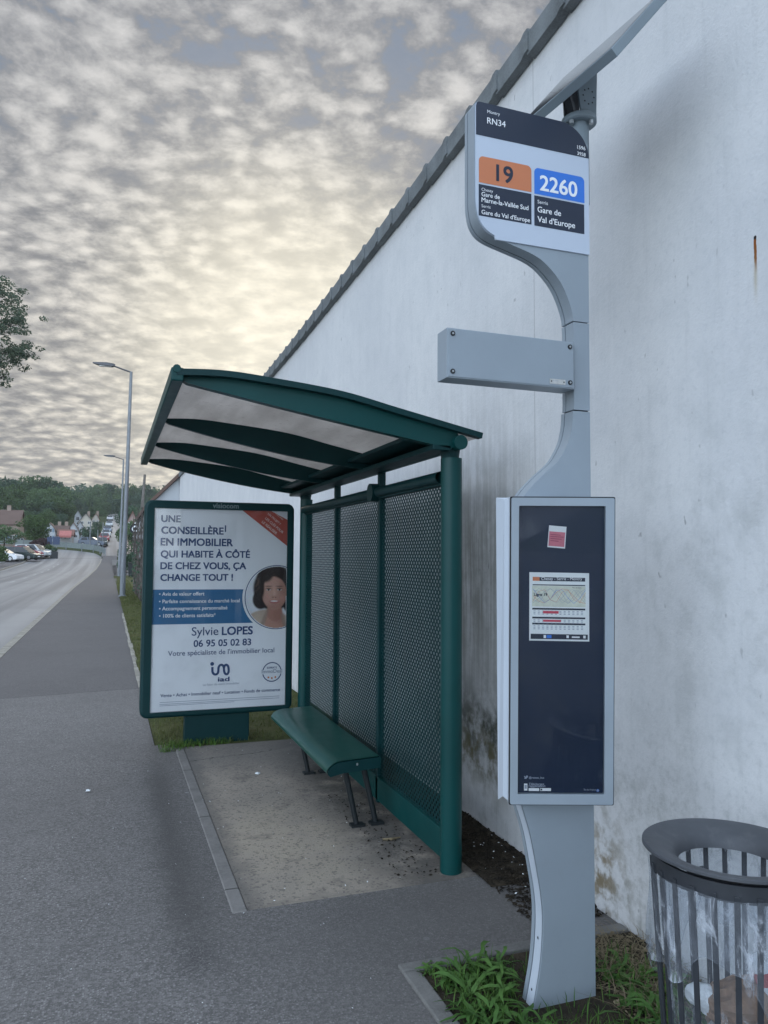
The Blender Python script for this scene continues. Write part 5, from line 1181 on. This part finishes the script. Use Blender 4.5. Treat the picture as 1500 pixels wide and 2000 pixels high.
# ================================================================== cars
def car(label, body_m, pt_, rz, group, L=4.1, Wd=1.72, H=1.46, kind='hatch'):
    o = thing('parked_car', label, 'car', pt_, rz, group); z0 = .22
    def P(x_, y_, z_): 
        c, s_ = math.cos(rz), math.sin(rz); return (pt_[0]+x_*c-y_*s_, pt_[1]+x_*s_+y_*c, pt_[2]+z_)
    h = L/2
    lower = [(-h, .35), (-h+.02, .75), (-h+.10, .95), (h-1.15, .95), (h-.35, .82), (h-.03, .66), (h, .35), (h-.1, z0), (-h+.1, z0)]
    b = MB(); rows = []
    for fr, ins in ((-1, .10), (-.94, .0), (.94, .0), (1, .10)):
        rows.append([P(x_*(1-ins*.12), fr*Wd/2*(1 if abs(fr) < 1 else 1), z_) for x_, z_ in lower])
    n = len(lower)
    for A, B in zip(rows, rows[1:]): b.raw(A+B, [(i, (i+1) % n, n+(i+1) % n, n+i) for i in range(n)])
    b.poly(rows[0][::-1]); b.poly(rows[-1]); b.build('body', body_m, o, bevel=.05, angle=25)
    roof = [(-h+.12, .95), (-h+.45, H-.04), (-h+.75, H), (h-1.95, H), (h-1.15, .95)] if kind == 'hatch' else [(-h+.06, .95), (-h+.20, H-.05), (-h+.5, H), (h-1.7, H), (h-.85, .95)]
    b = MB(); A = [P(x_, -Wd/2*(.93 if z_ < 1 else .72), z_) for x_, z_ in roof]; B = [P(x_, Wd/2*(.93 if z_ < 1 else .72), z_) for x_, z_ in roof]; n = len(roof)
    b.raw(A+B, [(i, i+1, n+i+1, n+i) for i in range(n-1)]); b.poly(A[::-1]); b.poly(B); cab = b.build('cabin', body_m, o, bevel=.03, angle=25)
    def lerp(p, q, t): return tuple(p[i]+(q[i]-p[i])*t for i in range(3))
    for S, sg in ((A, -1), (B, 1)):
        off = Vector(P(0, sg*.006, 0))-Vector(P(0, 0, 0)); lo0, lo1 = lerp(S[0], S[4], .07), lerp(S[0], S[4], .93); h0, h1 = lerp(S[1], S[3], .08), lerp(S[1], S[3], .97)
        mid0, mid1 = lerp(lo0, lo1, .52), lerp(h0, h1, .52); g0, g1 = lerp(lo0, lo1, .55), lerp(h0, h1, .55)
        for qd in ((lo0, mid0, mid1, h0), (g0, lo1, h1, g1)):
            qd = [lerp(q, lerp(lerp(qd[0], qd[1], .5), lerp(qd[2], qd[3], .5), .5), .10) for q in qd]; b = MB(); b.poly([tuple(Vector(q)+off) for q in qd]); b.build('side_window', GLASSD, o)
    for i, nm in ((0, 'rear_window'), (3, 'windscreen')):
        qd = [A[i], B[i], B[i+1], A[i+1]]; m_ = [sum(q[k] for q in qd)/4 for k in range(3)]; off = (Vector(P(1 if i == 3 else -1, 0, .6))-Vector(P(0, 0, 0)))*.007
        b = MB(); b.poly([tuple(Vector(lerp(q, m_, .10))+off) for q in qd]); b.build(nm, GLASSD, o)
    for x_ in (-h+.78, h-.82):
        for sg in (-1, 1):
            b = MB(); b.tube([P(x_, sg*(Wd/2-.20), .31), P(x_, sg*(Wd/2+.012), .31)], .31, n=20); w_ = b.build('wheel', TYRE, o)
            b = MB(); b.tube([P(x_, sg*(Wd/2), .31), P(x_, sg*(Wd/2+.018), .31)], .20, n=16); b.build('rim', RIM, w_)
    for sg in (-1, 1):
        b = MB(); b.raw([P(h-.10, sg*.50, .62), P(h-.20, sg*.80, .66), P(h-.30, sg*.80, .78), P(h-.20, sg*.50, .76), P(h-.02, sg*.50, .60), P(h-.08, sg*.80, .62), P(h-.14, sg*.80, .75), P(h-.06, sg*.50, .72)], [(0, 1, 2, 3), (4, 5, 6, 7), (0, 4, 7, 3), (1, 5, 6, 2), (3, 7, 6, 2), (0, 4, 5, 1)]); b.build('headlight', LENS, o)
        b = MB(); bx = [P(-h-.015, sg*.55, .68), P(-h-.015, sg*.82, .68), P(-h+.05, sg*.82, .92), P(-h+.05, sg*.55, .92), P(-h+.10, sg*.55, .68), P(-h+.10, sg*.82, .68), P(-h+.12, sg*.82, .92), P(-h+.12, sg*.55, .92)]; b.raw(bx, [(0, 1, 2, 3), (0, 4, 5, 1), (3, 2, 6, 7), (1, 5, 6, 2), (0, 3, 7, 4)]); b.build('tail_light', REDL, o)
    b = MB(); b.prism([P(h+.004, -.26, .38), P(h+.004, .26, .38), P(h+.004, .26, .49), P(h+.004, -.26, .49)], tuple(Vector(P(.012, 0, 0))-Vector(P(0, 0, 0)))); b.build('number_plate', WHITEI, o)
    return o
def cpaint(n, c): return paint(n, c, .25, var=.03, scale=1, spec=.6)
CW = cpaint('car_white', (.62, .64, .66)); CK = cpaint('car_dark', (.018, .032, .030)); CR = cpaint('car_red', (.25, .02, .03)); CS = cpaint('car_silver', (.42, .45, .46)); CB = cpaint('car_blue', (.10, .13, .18))
gp = 'cars parked along the left roadside'
def cpos(px, Y): return (xat(px, Y), Y, zr(Y)+.035)
car('white hatchback with dark wheels at the left end of the parked row', CW, cpos(8, 102), R(-22), gp)
car('small dark red car partly hidden behind the white hatchback', CR, cpos(20, 107), R(-24), gp, 3.9)
car('dark green estate car, second large car of the parked row', CK, cpos(42, 104.5), R(-24), gp, 4.5, 1.8, 1.62, 'van')
car('dark red hatchback between the dark estate and the pale car', CR, cpos(54, 109), R(-24), gp, 4.1, 1.72, 1.5)
car('pale silver people carrier near the right end of the row', CS, cpos(64, 110), R(-24), gp, 4.5, 1.8, 1.66, 'van')
car('white car with sloping bonnet at the right end of the parked row', CW, cpos(75, 112), R(-26), gp, 4.2, 1.75, 1.44)
gq = 'cars on the climbing street'
for lab, px, Y, m_ in (('dark car at the foot of the climbing street, nearest the junction', 199, 132, CK), ('dark red car second in line on the climbing street', 203, 142, CR), ('pale silver car third in line up the climbing street', 206, 153, CS),
                       ('dark blue grey car halfway up the climbing street', 209, 172, CB), ('grey car high on the climbing street below the white house', 212, 205, CS), ('small white car near the top of the climbing street', 213, 250, CW)):
    car(lab, m_, (xat(px, Y), Y, zr(Y)-.05), R(-92), gq)
car('blue car beside the railing, left of the street cars', CB, (xat(180, 131), 131, zr(131)), R(-15), gq)
car('white car in the driveway behind the dark shrub', CW, (xat(256, 70), 70, zr(70)+.02), R(-90), 'cars near the driveway')

# ================================================================== grass, weeds, litter
def blades(name, n, area, h, w, m, seed, zf=lambda X, Y: 0.0, mask=None, lean=.5, label=None, cat='grass'):
    rg = np.random.default_rng(seed); x0, x1, y0, y1 = area; X = rg.uniform(x0, x1, n); Y = rg.uniform(y0, y1, n)
    if mask is not None: k = mask(X, Y, rg); X, Y = X[k], Y[k]
    n = len(X); Z = zf(X, Y) if callable(zf) else zf; H = h*rg.uniform(.35, 1.15, n); a = rg.uniform(0, 2*np.pi, n); l = lean*rg.uniform(.2, 1.3, n)*H
    dx, dy = np.cos(a), np.sin(a); ww = w*rg.uniform(.6, 1.3, n)
    px_, py_ = -dy*ww, dx*ww
    def st(f, k): return np.c_[X+dx*l*f*f+px_*k, Y+dy*l*f*f+py_*k, Z+H*f*(1-.25*f*lean)]
    V = np.stack([st(0, -.8), st(0, .8), st(.55, -.8), st(.55, .8), st(1, 0)], 1).reshape(-1, 3)
    i = np.arange(n)[:, None]*5; F = np.c_[i, i+1, i+3, i+2].tolist() + np.c_[i+2, i+3, i+4].tolist()
    me = bpy.data.meshes.new(name); me.from_pydata(V.tolist(), [], F); me.materials.append(m); o = bpy.data.objects.new(name, me); COL.objects.link(o)
    return tag(o, label, cat, kind='stuff')
def patchy(cx, cy, s, thr):
    def f(X, Y, rg):
        v = np.zeros_like(X)
        for x_, y_, r_ in zip(cx, cy, s): v = np.maximum(v, np.exp(-((X-x_)**2+(Y-y_)**2)/r_**2))
        return rg.uniform(0, 1, len(X)) < v*thr
    return f
ntot = (1.30, 1.75, 2.37, 2.47)
notin = lambda X, Y: ~((X > 1.39) & (X < 1.68) & (Y > 2.37) & (Y < 2.47))
pm = patchy([1.22, 1.30, 1.36, 1.25, 1.20, 1.45, 1.86, 1.95, 1.80, 1.78, 1.93, 1.40, 1.62], [2.60, 2.48, 2.62, 2.35, 2.20, 2.20, 2.42, 2.25, 2.15, 2.55, 2.05, 2.05, 2.10], [.15, .12, .12, .14, .2, .16, .13, .13, .16, .10, .2, .2, .2], .95)
blades('grass', 4600, (PXL+.07, 2.07, 1.2, 2.73), .085, .0022, GRASSM, 41, mask=lambda X, Y, rg: pm(X, Y, rg) & notin(X, Y), lean=.8, label='green grass tufts growing in the planting pit around the totem')
def strapleaves(name, spots, m, seed, label):
    rg = np.random.default_rng(seed); V = []; F = []
    for (cx, cy, n, L, w) in spots:
        for i in range(n):
            a = rg.uniform(0, 6.28); l = L*rg.uniform(.6, 1.2); up = rg.uniform(.35, 1.1); ww = w*rg.uniform(.7, 1.2); ca_, sa_ = math.cos(a), math.sin(a); o_ = len(V); ox, oy = cx+rg.normal()*.012, cy+rg.normal()*.012; tw = rg.normal()*.3
            for k in range(6):
                t = k/5; r_ = l*t*(.55+.2*t); zz = .004 + l*(up*t - up*.75*t*t); wd = ww*.55*(.35+1.2*t*(1-t)**.6*1.6)*(0 if k == 5 else 1) + .0004; wob = .006*math.sin(9*t+i)
                V += [(ox+ca_*r_-sa_*(wd+wob), oy+sa_*r_+ca_*(wd+wob), zz+tw*wd), (ox+ca_*r_, oy+sa_*r_, zz-.15*wd), (ox+ca_*r_+sa_*(wd-wob), oy+sa_*r_-ca_*(wd-wob), zz-tw*wd)]
            for k in range(5):
                q = o_+k*3; F += [(q, q+1, q+4, q+3), (q+1, q+2, q+5, q+4)]
    me = bpy.data.meshes.new(name); me.from_pydata(V, [], F); me.materials.append(m); me.polygons.foreach_set('use_smooth', [True]*len(F)); o = bpy.data.objects.new(name, me); COL.objects.link(o); return tag(o, label, 'weeds', kind='stuff')
rg = np.random.default_rng(9)
sp1 = [(1.17, 2.70, 10, .11, .010), (1.42, 2.66, 9, .15, .011), (1.30, 2.57, 12, .15, .011), (1.22, 2.36, 12, .14, .011), (1.86, 2.52, 9, .10, .012), (1.95, 2.22, 10, .12, .012), (1.20, 2.62, 14, .15, .012), (1.27, 2.66, 12, .16, .011), (1.35, 2.68, 12, .17, .012), (1.36, 2.58, 14, .15, .012), (1.24, 2.52, 16, .17, .012), (1.30, 2.44, 14, .16, .012), (1.19, 2.42, 14, .13, .011), (1.34, 2.50, 10, .15, .012), (1.22, 2.30, 16, .15, .012), (1.33, 2.30, 14, .15, .012), (1.28, 2.20, 16, .16, .012), (1.38, 2.26, 12, .14, .011)]
sp1 += [(1.80, 2.46, 12, .12, .014), (1.88, 2.40, 12, .13, .015), (1.84, 2.30, 12, .12, .014), (1.95, 2.34, 10, .12, .014), (1.78, 2.18, 12, .13, .014), (1.90, 2.15, 12, .13, .013), (1.75, 2.30, 8, .10, .014), (1.72, 2.56, 8, .09, .010)]
sp1 += [(float(rg.uniform(1.16, 2.0)), float(rg.uniform(1.95, 2.25)), 9, .13, .012) for _ in range(6)]
strapleaves('weeds', sp1, WEEDM, 43, 'broad leaved dandelion weeds sprouting in the planting pit')
blades('dry_grass', 900, (1.68, 2.08, 2.0, 2.74), .10, .0016, STRAW, 45, mask=lambda X, Y, rg: (rg.uniform(0, 1, len(X)) < np.exp(-((X-1.92)/.16)**2)), lean=2.2, label='dry straw and dead stalks against the wall foot', cat='dry grass')
# verge behind the advertising panel
def vmask(X, Y, rg): return rg.uniform(0, 1, len(X)) < np.clip(.55+.45*np.sin(X*9+Y*3)*np.sin(Y*5-X*4), .15, 1)
blades('grass', 12000, (.42, 2.05, 6.52, 10), .055, .0035, VERGEM, 51, mask=vmask, lean=.9, label='short verge grass just behind the advertising panel')
blades('grass', 9000, (.43, 1.2, 10, 26), .06, .006, VERGEM, 52, mask=vmask, lean=.9, label='short green verge grass between the pavement and the low house')
blades('grass', 6000, (.46, 1.2, 26, 60), .07, .013, VERGEM, 53, lean=.9, label='far strip of verge grass running past the street lamps')
tm = patchy([.50, .54, .60, .75, .85, .95, .47, .66], [6.55, 6.45, 6.50, 6.53, 6.52, 6.535, 6.40, 6.52], [.07, .06, .06, .07, .06, .05, .05, .06], 1.0)
blades('weeds', 1300, (.42, 1.2, 6.35, 6.585), .075, .0028, GRASSM, 54, mask=tm, lean=.9, label='weeds growing around the foot of the advertising panel', cat='weeds')
# dark litter and butts between shelter post and wall
def litter(name, n, area, smin, smax, m, seed, label, cat='litter', flat=.4, zf=.004):
    rg = np.random.default_rng(seed); V = []; F = []
    for i in range(n):
        c = Vector((rg.uniform(area[0], area[1]), rg.uniform(area[2], area[3]), zf+rg.uniform(0, .006))); a = rg.uniform(0, 6.28); s = rg.uniform(smin, smax); asp = rg.uniform(.25, .9)
        ax = Vector((math.cos(a), math.sin(a), rg.normal()*.25))*s; ay = Vector((-math.sin(a), math.cos(a), rg.normal()*.25))*s*asp; o_ = len(V)
        V += [c-ax, c-ay*.9, c+ax, c+ay, c+Vector((0, 0, s*flat))]; F += [(o_, o_+1, o_+4), (o_+1, o_+2, o_+4), (o_+2, o_+3, o_+4), (o_+3, o_, o_+4)]
    me = bpy.data.meshes.new(name); me.from_pydata([tuple(v) for v in V], [], F); me.materials.append(m); o = bpy.data.objects.new(name, me); COL.objects.link(o); return tag(o, label, cat, kind='stuff')
litter('leaf_litter', 2600, (1.74, 2.09, 2.88, 4.6), .004, .016, LITTER, 61, 'dark leaf litter between the shelter post and the wall')
litter('pale_debris', 26, (1.78, 2.05, 2.95, 3.9), .003, .007, PAPER, 62, 'pale cigarette ends scattered in the dark leaf litter', zf=.012)
litter('leaf_litter', 700, (1.70, 2.09, 2.0, 2.78), .004, .014, STRAW, 63, 'brown debris along the wall beside the totem')
litter('leaf_litter', 260, (1.36, 1.62, 3.5, 4.9), .003, .011, LITTER, 64, 'dark leaf crumbs on the slab under the bench', zf=.008)
litter('pale_debris', 60, (.6, 1.6, 3.45, 6.4), .002, .006, PAPER, 65, 'small pale specks scattered on the concrete slab', zf=.008)
litter('pale_debris', 120, (-1.2, 1.0, 1.2, 6.5), .0015, .004, PAPER, 66, 'tiny pale specks scattered over the asphalt pavement', zf=.002)
b = MB(); b.tube([(1.455, 4.02, .012), (1.50, 4.00, .016), (1.56, 4.02, .012)], [.006, .008, .003], n=6); tag(b.build('twig', STRAW, origin=(1.5, 4.0, 0)), 'small pale twig lying by the bench legs', 'twig')
b = MB(); b.tube([(2.088, 2.30, .42), (2.072, 2.30, .42)], .010, n=12); tag(b.build('wall_plug', GAPM, origin=(2.08, 2.30, .42)), 'small dark round plug in the wall beside the litter bin', 'wall plug')
for k, (px, py) in enumerate(((503, 1513), (172, 1547))):
    p = EYEV + _ray(px, py)*(-EYE/_ray(px, py).z)
    b = MB(); rgk = random.Random(k); b.raw([(p.x+math.cos(t)*.022*rgk.uniform(.5, 1.2), p.y+math.sin(t)*.030*rgk.uniform(.5, 1.2), .010) for t in [i*.785 for i in range(8)]]+[(p.x, p.y, .020)], [(i, (i+1) % 8, 8) for i in range(8)]); o = b.build('paper_scrap', PAPER, origin=(p.x, p.y, 0)); tag(o, ['crumpled pale scrap lying on the concrete slab before the bench', 'tiny white scrap lying on the asphalt left of the slab'][k], 'paper scrap')

# ================================================================== across the road, behind the viewer (seen only mirrored in the case glass)
house('house', 'pale house across the road, seen only as a reflection in the glass', 3, 12, -22, -14, 0, 5.0, 8.5, HW[0], ROOFG, 'x', [(5, 1, 1.2, 1.4), (9, 1, 1.2, 1.4)])
tree('tree', 'dark', 'dark tree behind the viewer reflected at left in the timetable glass', 'tree', -1.5, -13, 7.5, .8, z=0)
tree('tree', 'tall', 'dark tree behind the viewer reflected at right in the timetable glass', 'tree', 9.5, -11, 7, .8, z=0)

# ================================================================== haze in the air
b = MB(); b.box((-352, -62, -2.8), (352, 562, 70)); hz = b.build('haze', None); tag(hz, 'thin pale evening haze', 'haze', kind='stuff')
hm = bpy.data.materials.new('evening_haze'); hm.use_nodes = True; ht = NT(hm.node_tree); ht.n.clear()
ho = ht.node('ShaderNodeOutputMaterial'); hv = ht.node('ShaderNodeVolumePrincipled'); hv.inputs['Color'].default_value = (.86, .90, .96, 1); hv.inputs['Density'].default_value = .00035; hv.inputs['Anisotropy'].default_value = .3
ht.l.new(hv.outputs[0], ho.inputs['Volume']); hz.data.materials.clear(); hz.data.materials.append(hm)
